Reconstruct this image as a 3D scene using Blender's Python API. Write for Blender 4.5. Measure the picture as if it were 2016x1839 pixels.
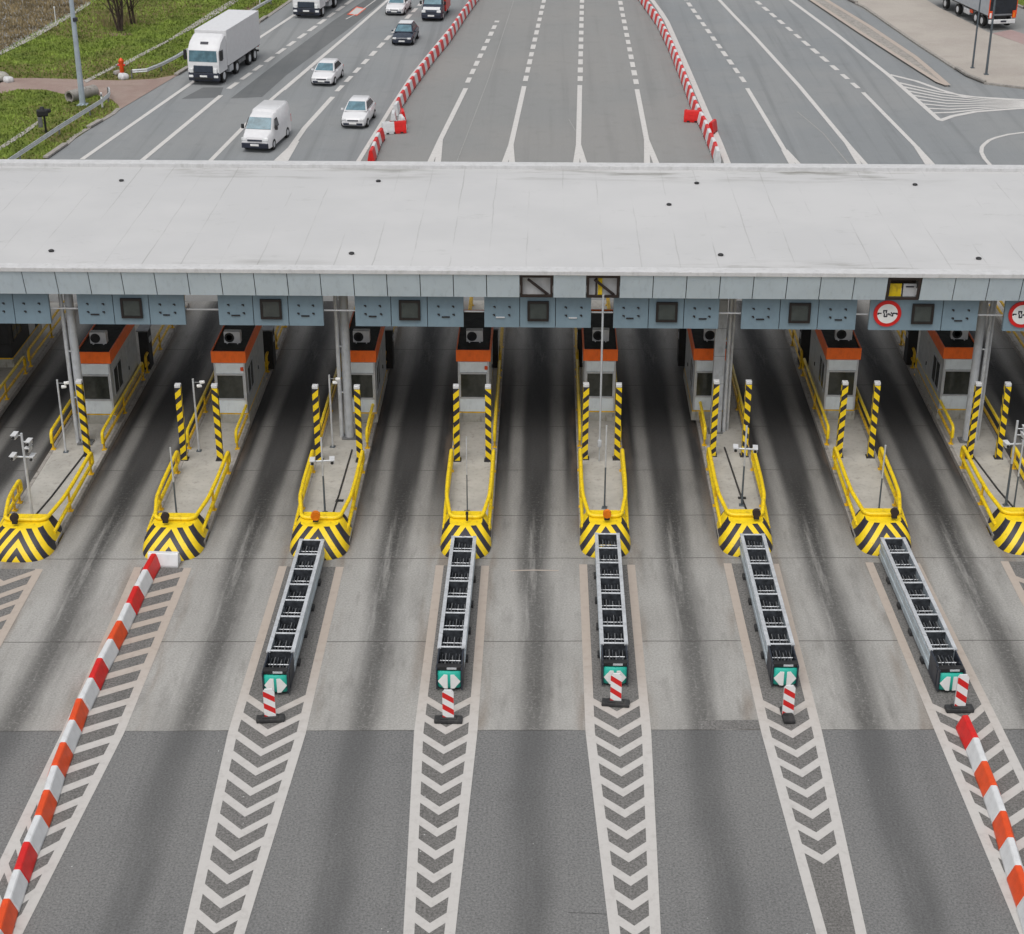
import bpy, bmesh, math, random
from mathutils import Vector, Matrix
R = math.radians
random.seed(7)
S = bpy.context.scene
for o in list(bpy.data.objects):
    bpy.data.objects.remove(o)
C = S.collection

# ------------------------------------------------------------------ camera, sky, sun, exposure
CAM_H = 29.3; FPX = 3346.0; PITCH = R(25.7); PSI = math.atan(77 / FPX * math.cos(PITCH)); CX, CY = 1008.0, 919.5
cam = bpy.data.objects.new('camera', bpy.data.cameras.new('camera')); C.objects.link(cam)
cam.location = (0, 0, CAM_H); cam.rotation_euler = (math.pi / 2 - PITCH, 0, PSI)
cam.data.sensor_fit = 'HORIZONTAL'; cam.data.sensor_width = 36; cam.data.lens = FPX / 2016 * 36
cam.data.clip_start = .5; cam.data.clip_end = 3000
S.camera = cam
SUN_EL, SUN_AZ = 64, 200          # degrees; azimuth measured clockwise from +Y
w = bpy.data.worlds.new('World'); S.world = w; w.use_nodes = True
nt = w.node_tree; nt.nodes.clear()
sky = nt.nodes.new('ShaderNodeTexSky'); sky.sky_type = 'NISHITA'; sky.sun_disc = False
sky.sun_elevation = R(SUN_EL); sky.sun_rotation = R(SUN_AZ); sky.dust_density = 4; sky.air_density = 1.0
hs = nt.nodes.new('ShaderNodeHueSaturation'); hs.inputs['Saturation'].default_value = .22
bg = nt.nodes.new('ShaderNodeBackground'); bg.inputs[1].default_value = .15
wo = nt.nodes.new('ShaderNodeOutputWorld')
nt.links.new(sky.outputs[0], hs.inputs['Color']); nt.links.new(hs.outputs[0], bg.inputs[0]); nt.links.new(bg.outputs[0], wo.inputs[0])
sl = bpy.data.lights.new('sun', 'SUN'); sl.energy = 1.0; sl.angle = R(38); sl.color = (1, .97, .93)
sun = bpy.data.objects.new('sun', sl); C.objects.link(sun)
sd = Vector((math.sin(R(SUN_AZ)) * math.cos(R(SUN_EL)), math.cos(R(SUN_AZ)) * math.cos(R(SUN_EL)), math.sin(R(SUN_EL))))
sun.rotation_euler = sd.to_track_quat('Z', 'Y').to_euler(); sun.location = (0, 0, 60)
S.view_settings.view_transform = 'Standard'; S.view_settings.look = 'None'
S.view_settings.exposure = 0.0; S.view_settings.gamma = 1
S.cycles.max_bounces = 6

# ------------------------------------------------------------------ measuring the place
FW = Vector((-math.sin(PSI) * math.cos(PITCH), math.cos(PSI) * math.cos(PITCH), -math.sin(PITCH)))
RT = Vector((math.cos(PSI), math.sin(PSI), 0)); UP = RT.cross(FW)
def G(u, v, z=0.0):                    # survey point (2016 px wide plan of the photograph) -> ground point at height z
    d = FW + RT * ((u - CX) / FPX) - UP * ((v - CY) / FPX)
    t = (z - CAM_H) / d.z
    return Vector((d.x * t, d.y * t, z))

# ------------------------------------------------------------------ mesh helpers
class MB:
    def __init__(s): s.bm = bmesh.new(); s.uv = None
    def face(s, pts, mi=0):
        try:
            f = s.bm.faces.new([s.bm.verts.new(p) for p in pts]); f.material_index = mi; return f
        except ValueError: return None
    def box(s, c, d, rz=0, mi=0, rx=0, bev=0):
        m = Matrix.Translation(c) @ Matrix.Rotation(rz, 4, 'Z') @ Matrix.Rotation(rx, 4, 'X') @ Matrix.Diagonal((d[0], d[1], d[2], 1))
        r = bmesh.ops.create_cube(s.bm, size=1, matrix=m)
        fs = {f for v in r['verts'] for f in v.link_faces}
        for f in fs: f.material_index = mi
        if bev:
            es = list({e for v in r['verts'] for e in v.link_edges})
            rr = bmesh.ops.bevel(s.bm, geom=es, offset=bev, segments=2, affect='EDGES', profile=.6)
            for f in rr['faces']: f.material_index = mi
        return s
    def cyl(s, p0, p1, r0, r1=None, n=10, mi=0):
        p0 = Vector(p0); p1 = Vector(p1); r1 = r0 if r1 is None else r1
        q = (p1 - p0).to_track_quat('Z', 'Y')
        a = [p0 + q @ Vector((math.cos(t) * r0, math.sin(t) * r0, 0)) for t in [2 * math.pi * i / n for i in range(n)]]
        b = [p1 + q @ Vector((math.cos(t) * r1, math.sin(t) * r1, 0)) for t in [2 * math.pi * i / n for i in range(n)]]
        return s.loft([a, b], mi=mi)
    def loft(s, rings, mi=0, closed=True, caps=True):
        V = [[s.bm.verts.new(p) for p in r] for r in rings]
        n = len(V[0])
        for i in range(len(V) - 1):
            for j in range(n if closed else n - 1):
                k = (j + 1) % n
                try: s.bm.faces.new((V[i][j], V[i][k], V[i + 1][k], V[i + 1][j])).material_index = mi
                except ValueError: pass
        if caps and closed:
            for r in (list(reversed(V[0])), V[-1]):
                try: s.bm.faces.new(r).material_index = mi
                except ValueError: pass
        return s
    def prism(s, poly, z0, z1, mi=0):
        return s.loft([[(p[0], p[1], z0) for p in poly], [(p[0], p[1], z1) for p in poly]], mi=mi)
    def tube(s, pts, r, n=8, mi=0):
        pts = [Vector(p) for p in pts]; rings = []; ref = None
        for i, p in enumerate(pts):
            t = (pts[min(i + 1, len(pts) - 1)] - pts[max(i - 1, 0)]).normalized()
            if ref is None: ref = Vector((0, 0, 1)) if abs(t.z) < .9 else Vector((1, 0, 0))
            ref = (ref - t * ref.dot(t)).normalized(); b = t.cross(ref)
            rings.append([p + (ref * math.cos(a) + b * math.sin(a)) * r for a in [2 * math.pi * k / n for k in range(n)]])
        return s.loft(rings, mi=mi)
    def build(s, name, mats, parent=None, smooth=False, loc=None):
        me = bpy.data.meshes.new(name)
        bmesh.ops.recalc_face_normals(s.bm, faces=s.bm.faces)
        s.bm.to_mesh(me); s.bm.free()
        for m in (mats if isinstance(mats, (list, tuple)) else [mats]): me.materials.append(m)
        if smooth:
            for p in me.polygons: p.use_smooth = True
            try: me.set_sharp_from_angle(angle=R(40))
            except Exception: pass
        o = bpy.data.objects.new(name, me); C.objects.link(o)
        if parent: o.parent = parent
        if loc is not None: o.location = loc
        return o
def arcpath(pts, rad, n=5):            # polyline with rounded corners
    P = [Vector(p) for p in pts]; out = [P[0]]
    for i in range(1, len(P) - 1):
        a, b, c = P[i - 1], P[i], P[i + 1]
        r1 = min(rad, (a - b).length * .49, (c - b).length * .49)
        s_, e = b + (a - b).normalized() * r1, b + (c - b).normalized() * r1
        for k in range(n + 1):
            t = k / n; out.append((s_ * (1 - t) + b * t) * (1 - t) + (b * (1 - t) + e * t) * t)
    out.append(P[-1]); return out
def thing(name, label, cat, loc=(0, 0, 0), rz=0, group=None):
    o = bpy.data.objects.new(name, None); C.objects.link(o); o.empty_display_size = .3
    o.location = loc; o.rotation_euler = (0, 0, rz)
    return tag(o, label, cat, group)
def tag(o, label, cat, group=None):
    o['label'] = label; o['category'] = cat
    if group: o['group'] = group
    return o
def struct(o): o['kind'] = 'structure'; return o
def copy_tree(o, parent=None):
    c = o.copy(); C.objects.link(c)
    if parent: c.parent = parent
    for ch in list(o.children): copy_tree(ch, c)
    return c
ORD = ['first', 'second', 'third', 'fourth', 'fifth', 'sixth', 'seventh', 'eighth', 'ninth', 'tenth', 'eleventh', 'twelfth', 'thirteenth', 'fourteenth',
       'fifteenth', 'sixteenth', 'seventeenth', 'eighteenth', 'nineteenth', 'twentieth']
ORD += ['twenty-' + o for o in ORD[:9]] + ['thirtieth'] + ['thirty-' + o for o in ORD[:9]] + ['fortieth'] + ['forty-' + o for o in ORD[:9]]

# ------------------------------------------------------------------ materials
class NT:
    def __init__(s, name, rough=.7, metal=0.0, spec=.5):
        s.m = bpy.data.materials.new(name); s.m.use_nodes = True; s.t = s.m.node_tree
        s.p = s.t.nodes['Principled BSDF']; s.p.inputs['Roughness'].default_value = rough; s.p.inputs['Metallic'].default_value = metal
        s.p.inputs['Specular IOR Level'].default_value = spec
    def n(s, typ, props=None, **inp):
        k = s.t.nodes.new('ShaderNode' + typ)
        for a, b in (props or {}).items(): setattr(k, a, b)
        for a, b in inp.items():
            key = a.replace('_', ' ') if not a.startswith('i') or not a[1:].isdigit() else int(a[1:])
            s.put(k.inputs[key], b)
        return k
    def put(s, sock, v):
        if isinstance(v, bpy.types.NodeSocket): s.t.links.new(v, sock)
        elif isinstance(v, bpy.types.Node): s.t.links.new(v.outputs[0], sock)
        else: sock.default_value = (tuple(v) + (1,) if isinstance(v, (tuple, list)) and len(v) == 3 and sock.type == 'RGBA' else v)
    def math(s, op, a, b=0.0, c=0.0, clamp=False):
        return s.n('Math', {'operation': op, 'use_clamp': clamp}, i0=a, i1=b, i2=c).outputs[0]
    def mix(s, f, a, b, mode='MIX'):
        k = s.n('Mix', {'data_type': 'RGBA', 'blend_type': mode, 'clamp_factor': True}); s.put(k.inputs[0], f); s.put(k.inputs[6], a); s.put(k.inputs[7], b)
        return k.outputs[2]
    def ramp(s, f, a, b):                 # smooth 0..1 between a and b
        return s.n('MapRange', {'interpolation_type': 'SMOOTHSTEP'}, i0=f, i1=a, i2=b, i3=0.0, i4=1.0).outputs[0]
    def pos(s): return s.n('NewGeometry').outputs['Position']
    def obj(s): return s.n('TexCoord').outputs['Object']
    def map(s, vec, sc, rot=(0, 0, 0)): return s.n('Mapping', None, i0=vec, i2=rot, i3=sc).outputs[0]
    def noise(s, vec, scale, detail=4, rough=.55, dim='3D'):
        return s.n('TexNoise', {'noise_dimensions': dim}, Vector=vec, Scale=scale, Detail=detail, Roughness=rough).outputs[0]
    def xyz(s, vec): return s.n('SeparateXYZ', None, i0=vec).outputs
    def bump(s, h, dist, st=1.0): s.put(s.p.inputs['Normal'], s.n('Bump', None, Height=h, Distance=dist, Strength=st))
    def col(s, c): s.put(s.p.inputs['Base Color'], c); return s
def simple(name, col, rough=.6, metal=0.0, var=.18, scale=3.0, dirt=None, spec=.5):
    a = NT(name, rough, metal, spec); v = a.obj()
    f = a.noise(v, scale, 5, .6)
    lo = tuple(c * (1 - var) for c in col); hi = tuple(min(1, c * (1 + var)) for c in col)
    c = a.mix(a.ramp(f, .3, .7), lo, hi)
    if dirt:
        g = a.noise(a.map(v, (1, 1, .35)), 5.5, 6, .65)
        c = a.mix(a.math('MULTIPLY', a.ramp(g, .5, .72), dirt[1]), c, dirt[0])
    a.col(c); return a.m

def asphalt(name, base, warm, streak=.25, grain=.5, wheel=None, uvlane=False):
    a = NT(name, .88, 0, .3); p = a.pos()
    big = a.noise(p, .07, 4, .6); mid = a.noise(p, .8, 5, .6); fine = a.noise(p, 15, 2, .8)
    st = a.noise(a.map(p, (1.1, .025, 1)), 1.0, 4, .6)
    c = a.mix(a.ramp(big, .35, .65), base, warm)
    dk = tuple(x * .62 for x in base); lt = tuple(min(1, x * 1.3) for x in base)
    c = a.mix(a.math('MULTIPLY', a.ramp(st, .5, .72), streak), c, dk)
    c = a.mix(a.math('MULTIPLY', a.ramp(a.math('SUBTRACT', 1.0, st), .55, .75), streak * .8), c, lt)
    c = a.mix(a.math('MULTIPLY', a.ramp(mid, .5, .8), .25), c, dk)
    g = a.math('ADD', a.math('MULTIPLY', a.math('SUBTRACT', fine, .5), grain * 2), 1.0)
    c = a.mix(1.0, c, a.n('CombineXYZ', None, i0=g, i1=g, i2=g).outputs[0], 'MULTIPLY')
    vo = a.n('TexVoronoi', {'feature': 'F1'}, Vector=p, Scale=2.2)
    fl = a.math('MULTIPLY', a.math('LESS_THAN', vo.outputs['Distance'], .045), a.math('GREATER_THAN', a.noise(p, 1.7, 1), .58))
    c = a.mix(a.math('MULTIPLY', fl, .7), c, (.6, .6, .58))
    if uvlane:
        uv = a.n('UVMap', {'uv_map': 'lane'}).outputs[0]; U, V, _ = a.xyz(uv)
        st2 = lane_stain(a, U, V, uv, 1)
        c = a.mix(a.math('MULTIPLY', st2, .34), c, (.03, .03, .031))
        c = a.mix(a.math('MULTIPLY', a.math('SUBTRACT', 1.0, a.ramp(a.math('ABSOLUTE', U), .1, 1.1)), a.math('MULTIPLY', a.ramp(a.noise(a.map(uv, (.25, .09, 1)), 1.0, 3), .4, .6), .5)), c, (.085, .085, .085))
    a.col(c); a.bump(fine, .01, .5); return a.m
def lane_stain(a, U, V, uv, k):
    wob = a.math('MULTIPLY', a.math('SUBTRACT', a.noise(a.map(uv, (.3, .12, 1)), 1.0, 2), .5), .9)
    d = a.math('ABSOLUTE', a.math('ADD', U, wob))
    core = a.math('SUBTRACT', 1.0, a.ramp(d, .08, .8))
    br = a.noise(a.map(uv, (2.2, .16, 1)), 1.0, 6, .7)
    sp = a.noise(uv, 8, 4, .8)
    return a.math('MULTIPLY', core, a.math('MULTIPLY', a.ramp(br, .22, .52), a.ramp(sp, .2, .52)))

M = {}
M['road'] = asphalt('asphalt_dark', (.160, .160, .158), (.18, .179, .174), .3, .9, uvlane=True)
M['road_mid'] = asphalt('asphalt_grey', (.232, .235, .23), (.25, .247, .238), .22, .25)
M['road_blue'] = asphalt('asphalt_bluish', (.218, .23, .236), (.243, .25, .25), .42, .2)
M['road_patch'] = asphalt('asphalt_patch', (.12, .128, .131), (.15, .155, .156), .3, .2)
M['median'] = asphalt('asphalt_median', (.145, .14, .133), (.162, .157, .15), .4, 1.1)

def concrete_apron():
    a = NT('concrete_apron', .85, 0, .3); p = a.pos()
    uv = a.n('UVMap', {'uv_map': 'lane'}).outputs[0]; U, V, _ = a.xyz(uv)
    big = a.noise(p, .25, 5, .6); mid = a.noise(a.map(p, (1.6, .35, 1)), 1.0, 6, .65); fine = a.noise(p, 15, 3, .8)
    c = a.mix(a.ramp(big, .3, .7), (.30, .292, .273), (.35, .342, .322))
    c = a.mix(a.math('MULTIPLY', a.ramp(mid, .5, .72), .5), c, (.165, .158, .146))
    # oil and rubber, heavier at the booths, plus canopy shade painted into the colour
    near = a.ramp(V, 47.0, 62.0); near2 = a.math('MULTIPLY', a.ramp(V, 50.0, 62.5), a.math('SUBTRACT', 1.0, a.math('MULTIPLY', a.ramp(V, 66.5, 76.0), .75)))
    au = a.math('ABSOLUTE', U)
    wheel = a.math('SUBTRACT', 1.0, a.ramp(a.math('ABSOLUTE', a.math('SUBTRACT', au, .8)), .1, .45))
    sm = a.noise(a.map(uv, (1.3, .09, 1)), 1.0, 5, .6)
    grime_shade = a.math('MULTIPLY', near2, a.math('SUBTRACT', 1.0, a.math('MULTIPLY', wheel, .55)))
    c = a.mix(a.math('MULTIPLY', grime_shade, a.math('ADD', .7, a.math('MULTIPLY', sm, .5), 0, True)), c, (.021, .0205, .021))
    c = a.mix(a.math('MULTIPLY', a.math('MULTIPLY', wheel, a.ramp(sm, .42, .66)), .36), c, (.15, .148, .142))
    st = lane_stain(a, U, V, uv, 1)
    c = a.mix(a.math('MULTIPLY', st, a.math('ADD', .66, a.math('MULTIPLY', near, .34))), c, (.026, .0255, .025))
    soft = a.math('MULTIPLY', a.math('SUBTRACT', 1.0, a.ramp(a.math('ABSOLUTE', a.math('SUBTRACT', U, .1)), .15, .95)), a.ramp(a.noise(a.map(uv, (.3, .1, 1)), 1.0, 4), .35, .62))
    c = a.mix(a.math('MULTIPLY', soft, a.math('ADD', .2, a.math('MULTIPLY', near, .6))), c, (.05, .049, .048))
    # rusty dust along the kerbs
    edge = a.math('MULTIPLY', a.ramp(au, 1.15, 1.6), a.ramp(a.noise(a.map(p, (1.5, .2, 1)), 1.0, 5), .42, .65))
    c = a.mix(a.math('MULTIPLY', edge, .55), c, (.16, .118, .085))
    # slab joints
    yy = a.math('SUBTRACT', V, a.math('MULTIPLY', a.xyz(p)[0], .024))
    jn = None
    for y in (42.62, 47.72, 53.36, 56.7, 60.6, 64.8, 69.2, 73.5):
        wv = a.math('ADD', yy, a.math('MULTIPLY', a.math('SUBTRACT', a.noise(p, .6, 2), .5), .12))
        j = a.math('LESS_THAN', a.math('ABSOLUTE', a.math('SUBTRACT', wv, y)), .022)
        jn = j if jn is None else a.math('MAXIMUM', jn, j)
    c = a.mix(a.math('MULTIPLY', jn, .75), c, (.045, .04, .036))
    g = a.math('ADD', a.math('MULTIPLY', a.math('SUBTRACT', fine, .5), 1.05), 1.0)
    c = a.mix(1.0, c, a.n('CombineXYZ', None, i0=g, i1=g, i2=g).outputs[0], 'MULTIPLY')
    a.col(c); a.bump(fine, .008, .4); return a.m
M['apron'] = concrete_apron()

def paint_mark(name, col, wear, worn=None):
    a = NT(name, .75, 0, .3); p = a.pos()
    f = a.noise(p, 3.5, 6, .7); g = a.noise(p, 26, 3, .7)
    if worn: col = a.mix(a.ramp(a.math('ADD', a.xyz(p)[1], a.math('MULTIPLY', f, 3)), 42.5, 49.5), col, worn)
    c = a.mix(a.math('MULTIPLY', a.ramp(f, .46, .74), wear), col, (.17, .155, .14))
    c = a.mix(a.math('MULTIPLY', a.ramp(g, .55, .8), .35), c, (.36, .34, .31))
    a.col(c); return a.m
M['line'] = paint_mark('road_paint_white', (.50, .482, .46), .22, (.42, .36, .31))
M['line_far'] = paint_mark('road_paint_far', (.56, .545, .525), .25)
M['crack'] = paint_mark('crack_filler', (.30, .30, .29), .6)
M['line_beige'] = paint_mark('road_paint_worn', (.50, .42, .36), .5)

def roof_mat():
    a = NT('roof_membrane', .55, 0, .3); p = a.pos(); X, Y, Z = a.xyz(p)
    big = a.noise(p, .18, 4, .6)
    c = a.mix(a.ramp(big, .35, .65), (.492, .492, .49), (.53, .528, .524))
    wob = a.math('MULTIPLY', a.math('SUBTRACT', a.noise(p, .35, 3), .5), .10)
    fr = a.math('ABSOLUTE', a.math('SUBTRACT', a.math('FRACT', a.math('ADD', a.math('DIVIDE', X, 1.47), wob)), .5))
    seam = a.math('MULTIPLY', a.math('LESS_THAN', fr, .016), a.ramp(a.noise(a.map(p, (.3, .12, 1)), 1.0, 5, .7), .42, .66))
    c = a.mix(a.math('MULTIPLY', seam, .42), c, (.2, .2, .185))
    ed = a.math('MAXIMUM', a.ramp(Y, 72.6, 74.9), a.math('SUBTRACT', 1.0, a.ramp(Y, 61.3, 63.2)))
    dn = a.noise(a.map(p, (.22, 1.3, 1)), 1.0, 7, .7); cl = a.noise(p, .12, 2)
    dirt = a.math('MULTIPLY', ed, a.math('MULTIPLY', a.ramp(dn, .45, .64), a.ramp(cl, .4, .56)))
    c = a.mix(a.math('MULTIPLY', dirt, .8), c, (.17, .165, .14))
    d2 = a.math('MULTIPLY', a.ramp(a.noise(a.map(p, (.5, .9, 1)), 1.3, 8, .75), .57, .74), .35)
    c = a.mix(d2, c, (.27, .275, .26))
    a.col(c); a.bump(big, .1, .3); return a.m
M['roof'] = roof_mat()
M['roof_edge'] = simple('roof_edge_white', (.55, .55, .55), .5, var=.06, dirt=((.3, .3, .28), .35))
M['fascia'] = simple('fascia_panel', (.54, .625, .68), .42, .1, var=.05, scale=.6, dirt=((.2, .24, .27), .2))
M['sign'] = simple('sign_panel_blue_grey', (.20, .28, .335), .45, .1, var=.06, scale=1.2, dirt=((.16, .21, .25), .3))
M['gap'] = simple('joint_black', (.012, .012, .013), .8)
M['black'] = simple('black_matt', (.014, .014, .015), .6, var=.4)
M['screen'] = simple('screen_glass', (.055, .065, .06), .18, var=.15)
M['bezel'] = simple('screen_bezel', (.014, .01, .009), .5)
M['brown'] = simple('dark_steel', (.03, .02, .018), .6)
M['white'] = simple('white_paint', (.58, .585, .59), .45, var=.06, dirt=((.33, .32, .3), .3))
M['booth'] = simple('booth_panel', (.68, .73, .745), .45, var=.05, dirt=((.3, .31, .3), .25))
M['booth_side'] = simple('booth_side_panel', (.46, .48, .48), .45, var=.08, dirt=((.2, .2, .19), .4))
M['alu'] = simple('aluminium_frame', (.55, .57, .6), .35, .5, var=.08)
M['orange'] = simple('booth_orange', (.9, .15, .012), .5, var=.06, dirt=((.5, .07, .015), .3))
M['glass'] = simple('booth_glass', (.035, .038, .032), .12, var=.3)
M['tar'] = simple('booth_roof_felt', (.02, .021, .019), .8, var=.5, dirt=((.05, .055, .045), .6))
M['plinth'] = simple('plinth_concrete', (.36, .35, .31), .8, var=.15, dirt=((.14, .12, .08), .6))
M['yellow'] = simple('yellow_paint', (.82, .58, .008), .45, var=.07, scale=6, dirt=((.30, .17, .02), .5))
M['yellow_old'] = simple('yellow_paint_dusty', (.74, .45, .01), .55, var=.15, scale=6, dirt=((.2, .11, .02), .65))
M['navy'] = simple('stripe_black', (.022, .021, .032), .55, var=.3)
M['kerb'] = simple('kerb_concrete', (.30, .28, .255), .85, var=.15, dirt=((.10, .09, .075), .7))
M['galv'] = simple('galvanised_steel', (.58, .6, .62), .42, .3, var=.12, dirt=((.22, .22, .21), .4))
M['galv_dark'] = simple('weathered_steel', (.2, .205, .21), .5, .5, var=.25)
M['column'] = simple('column_paint', (.43, .45, .47), .45, var=.08, dirt=((.2, .2, .2), .5))
M['cush_side'] = simple('cushion_side_steel', (.50, .57, .61), .4, .25, var=.15, scale=2, dirt=((.2, .23, .25), .4))
M['cush_navy'] = simple('cushion_dark_steel', (.03, .036, .05), .45, .2, var=.3, dirt=((.1, .11, .12), .4))
M['cush_in'] = simple('cushion_inside', (.045, .05, .058), .6, .2, var=.5, scale=5)
M['teal'] = simple('teal_reflective', (.02, .40, .31), .4, var=.1, scale=5)
M['white_ref'] = simple('white_reflective', (.78, .78, .76), .4, var=.04)
M['red'] = simple('red_plastic', (.62, .012, .01), .42, var=.1, dirt=((.3, .02, .015), .3))
M['red_orange'] = simple('faded_red_plastic', (.70, .07, .008), .42, var=.1, dirt=((.4, .05, .015), .3))
M['white_plastic'] = simple('white_plastic', (.64, .65, .655), .42, var=.05, dirt=((.42, .42, .41), .35))
M['rubber'] = simple('black_rubber', (.025, .025, .026), .75, var=.3, dirt=((.07, .068, .062), .6))
M['carwhite'] = simple('car_paint_white', (.68, .68, .69), .25, var=.03)
M['cardark'] = simple('car_paint_dark', (.035, .045, .065), .2, var=.15)
M['carred'] = simple('car_paint_red', (.5, .03, .02), .3)
M['carglass'] = simple('car_glass', (.10, .185, .225), .12, var=.25, scale=2)
M['sideglass'] = simple('car_side_glass', (.025, .03, .038), .12, var=.3)
M['bumper'] = simple('bumper_dark', (.02, .024, .04), .45, var=.3)
M['tyre'] = simple('tyre', (.014, .014, .014), .8)
M['lamp'] = simple('headlamp', (.75, .76, .76), .15)
M['amber'] = simple('amber_lens', (.75, .19, .01), .35, var=.2)
M['trailer_grey'] = simple('trailer_grey', (.37, .40, .43), .45, var=.05, dirt=((.25, .26, .27), .3))
M['trailer_dark'] = simple('trailer_rear_dark', (.012, .017, .024), .5, var=.3)
M['bark'] = simple('bark', (.055, .038, .03), .9, var=.4)
M['pole'] = simple('pole_paint', (.40, .46, .52), .45, .2, var=.08)
M['dark_pole'] = simple('pole_dark_paint', (.10, .12, .135), .5, .2, var=.15)

def stripes(name, ca, cb, expr):          # two-colour stripes in a mesh's own UVs
    a = NT(name, .5); uv = a.n('UVMap', {'uv_map': 'st'}).outputs[0]; U, V, _ = a.xyz(uv)
    k = expr(a, U, V)
    o = a.obj(); f = a.noise(o, 7, 5, .65)
    c = a.mix(k, ca, cb); c = a.mix(a.math('MULTIPLY', a.ramp(f, .55, .78), .4), c, (.17, .12, .05))
    a.col(c); return a.m
YEL, NAV = (.82, .58, .008), (.022, .021, .032)
M['nose'] = stripes('chevron_paint', YEL, NAV, lambda a, U, V: a.math('LESS_THAN', a.math('FRACT', a.math('DIVIDE', a.math('ADD', a.math('ADD', V, a.math('MULTIPLY', a.math('ABSOLUTE', U), 1.45)), .50), .62)), .5))
M['post'] = stripes('post_stripes', YEL, NAV, lambda a, U, V: a.math('LESS_THAN', a.math('FRACT', a.math('DIVIDE', a.math('ADD', V, a.math('MULTIPLY', U, .9)), .48)), .45))
M['blade'] = stripes('blade_stripes', (.76, .76, .75), (.62, .012, .012), lambda a, U, V: a.math('LESS_THAN', a.math('FRACT', a.math('DIVIDE', a.math('ADD', V, a.math('MULTIPLY', U, .62)), .40)), .47))

def grass_mat(name, cols, dry, scale=.35):
    a = NT(name, .9, 0, .2); p = a.pos()
    b = a.noise(p, scale * .25, 5, .65); m = a.noise(p, scale * 1.6, 6, .7); f = a.noise(p, 9, 4, .75)
    c = a.mix(a.ramp(m, .35, .65), cols[0], cols[1])
    c = a.mix(a.math('MULTIPLY', a.ramp(b, .44, .58), .85), c, dry)
    g = a.math('ADD', a.math('MULTIPLY', a.math('SUBTRACT', f, .5), 1.5), 1.0)
    c = a.mix(1.0, c, a.n('CombineXYZ', None, i0=g, i1=g, i2=g).outputs[0], 'MULTIPLY')
    a.col(c); a.bump(f, .12, .8); return a.m
M['grass'] = grass_mat('grass_ground', ((.10, .15, .02), (.18, .225, .04)), (.17, .135, .06))
M['field'] = grass_mat('dry_field', ((.20, .15, .09), (.27, .21, .13)), (.12, .085, .06))
M['blade_g'] = simple('grass_blade_green', (.16, .22, .032), .8, var=.5, scale=.4)
M['blade_d'] = simple('grass_blade_dry', (.24, .185, .095), .8, var=.4, scale=.4)
def ground_mix(name, c0, c1, sc, dark, rough=.9):
    a = NT(name, rough, 0, .2); p = a.pos()
    b = a.noise(p, sc, 6, .65); f = a.noise(p, 14, 4, .7); s_ = a.noise(a.map(p, (.35, 1.0, 1)), .5, 5)
    c = a.mix(a.ramp(b, .35, .65), c0, c1); c = a.mix(a.math('MULTIPLY', a.ramp(s_, .55, .75), .4), c, dark)
    g = a.math('ADD', a.math('MULTIPLY', a.math('SUBTRACT', f, .5), .6), 1.0)
    c = a.mix(1.0, c, a.n('CombineXYZ', None, i0=g, i1=g, i2=g).outputs[0], 'MULTIPLY')
    a.col(c); a.bump(f, .03, .5); return a.m
M['path'] = ground_mix('red_gravel', (.27, .195, .17), (.32, .25, .215), .3, (.2, .15, .12))
M['pave'] = ground_mix('sandy_pavement', (.36, .325, .29), (.41, .375, .335), .15, (.28, .25, .22))
M['pink'] = ground_mix('pink_paving', (.33, .235, .225), (.36, .27, .255), .5, (.27, .2, .19))
M['gravel'] = ground_mix('pale_gravel', (.3, .28, .26), (.42, .4, .375), 1.4, (.16, .12, .09))
M['soil'] = ground_mix('bare_soil', (.15, .1, .07), (.22, .16, .11), .7, (.09, .06, .045))

# ------------------------------------------------------------------ ground sheets
def sheet(name, polys, z, mat, h=0):
    b = MB()
    for poly in polys:
        pts = [G(u, v) for u, v in poly]
        if h: b.prism([(p.x, p.y) for p in pts], z, z + h)
        else: b.face([(p.x, p.y, z) for p in pts])
    bmesh.ops.triangulate(b.bm, faces=[f for f in b.bm.faces if len(f.verts) > 4])
    return struct(b.build(name, mat))
def strip(b, pts, w0, w1=None, z=.01, mi=0):        # a painted line of world width along world points
    w1 = w1 or w0; n = len(pts); L = []; Rr = []
    for i, p in enumerate(pts):
        t = (pts[min(i + 1, n - 1)] - pts[max(i - 1, 0)]).normalized(); q = Vector((t.y, -t.x, 0))
        wd = (w0 + (w1 - w0) * i / max(1, n - 1)) / 2
        L.append(p - q * wd); Rr.append(p + q * wd)
    for i in range(n - 1):
        b.face([(L[i].x, L[i].y, z), (Rr[i].x, Rr[i].y, z), (Rr[i + 1].x, Rr[i + 1].y, z), (L[i + 1].x, L[i + 1].y, z)], mi)
def lerp_path(px, step=2.0):
    P = [G(u, v) for u, v in px]; out = []
    for a, b in zip(P[:-1], P[1:]):
        n = max(1, int((b - a).length / step))
        out += [a.lerp(b, k / n) for k in range(n)]
    return out + [P[-1]]

b = MB(); b.face([(-900, -60, -.03), (900, -60, -.03), (900, 1600, -.03), (-900, 1600, -.03)])
struct(b.build('ground', M['field']))

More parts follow.
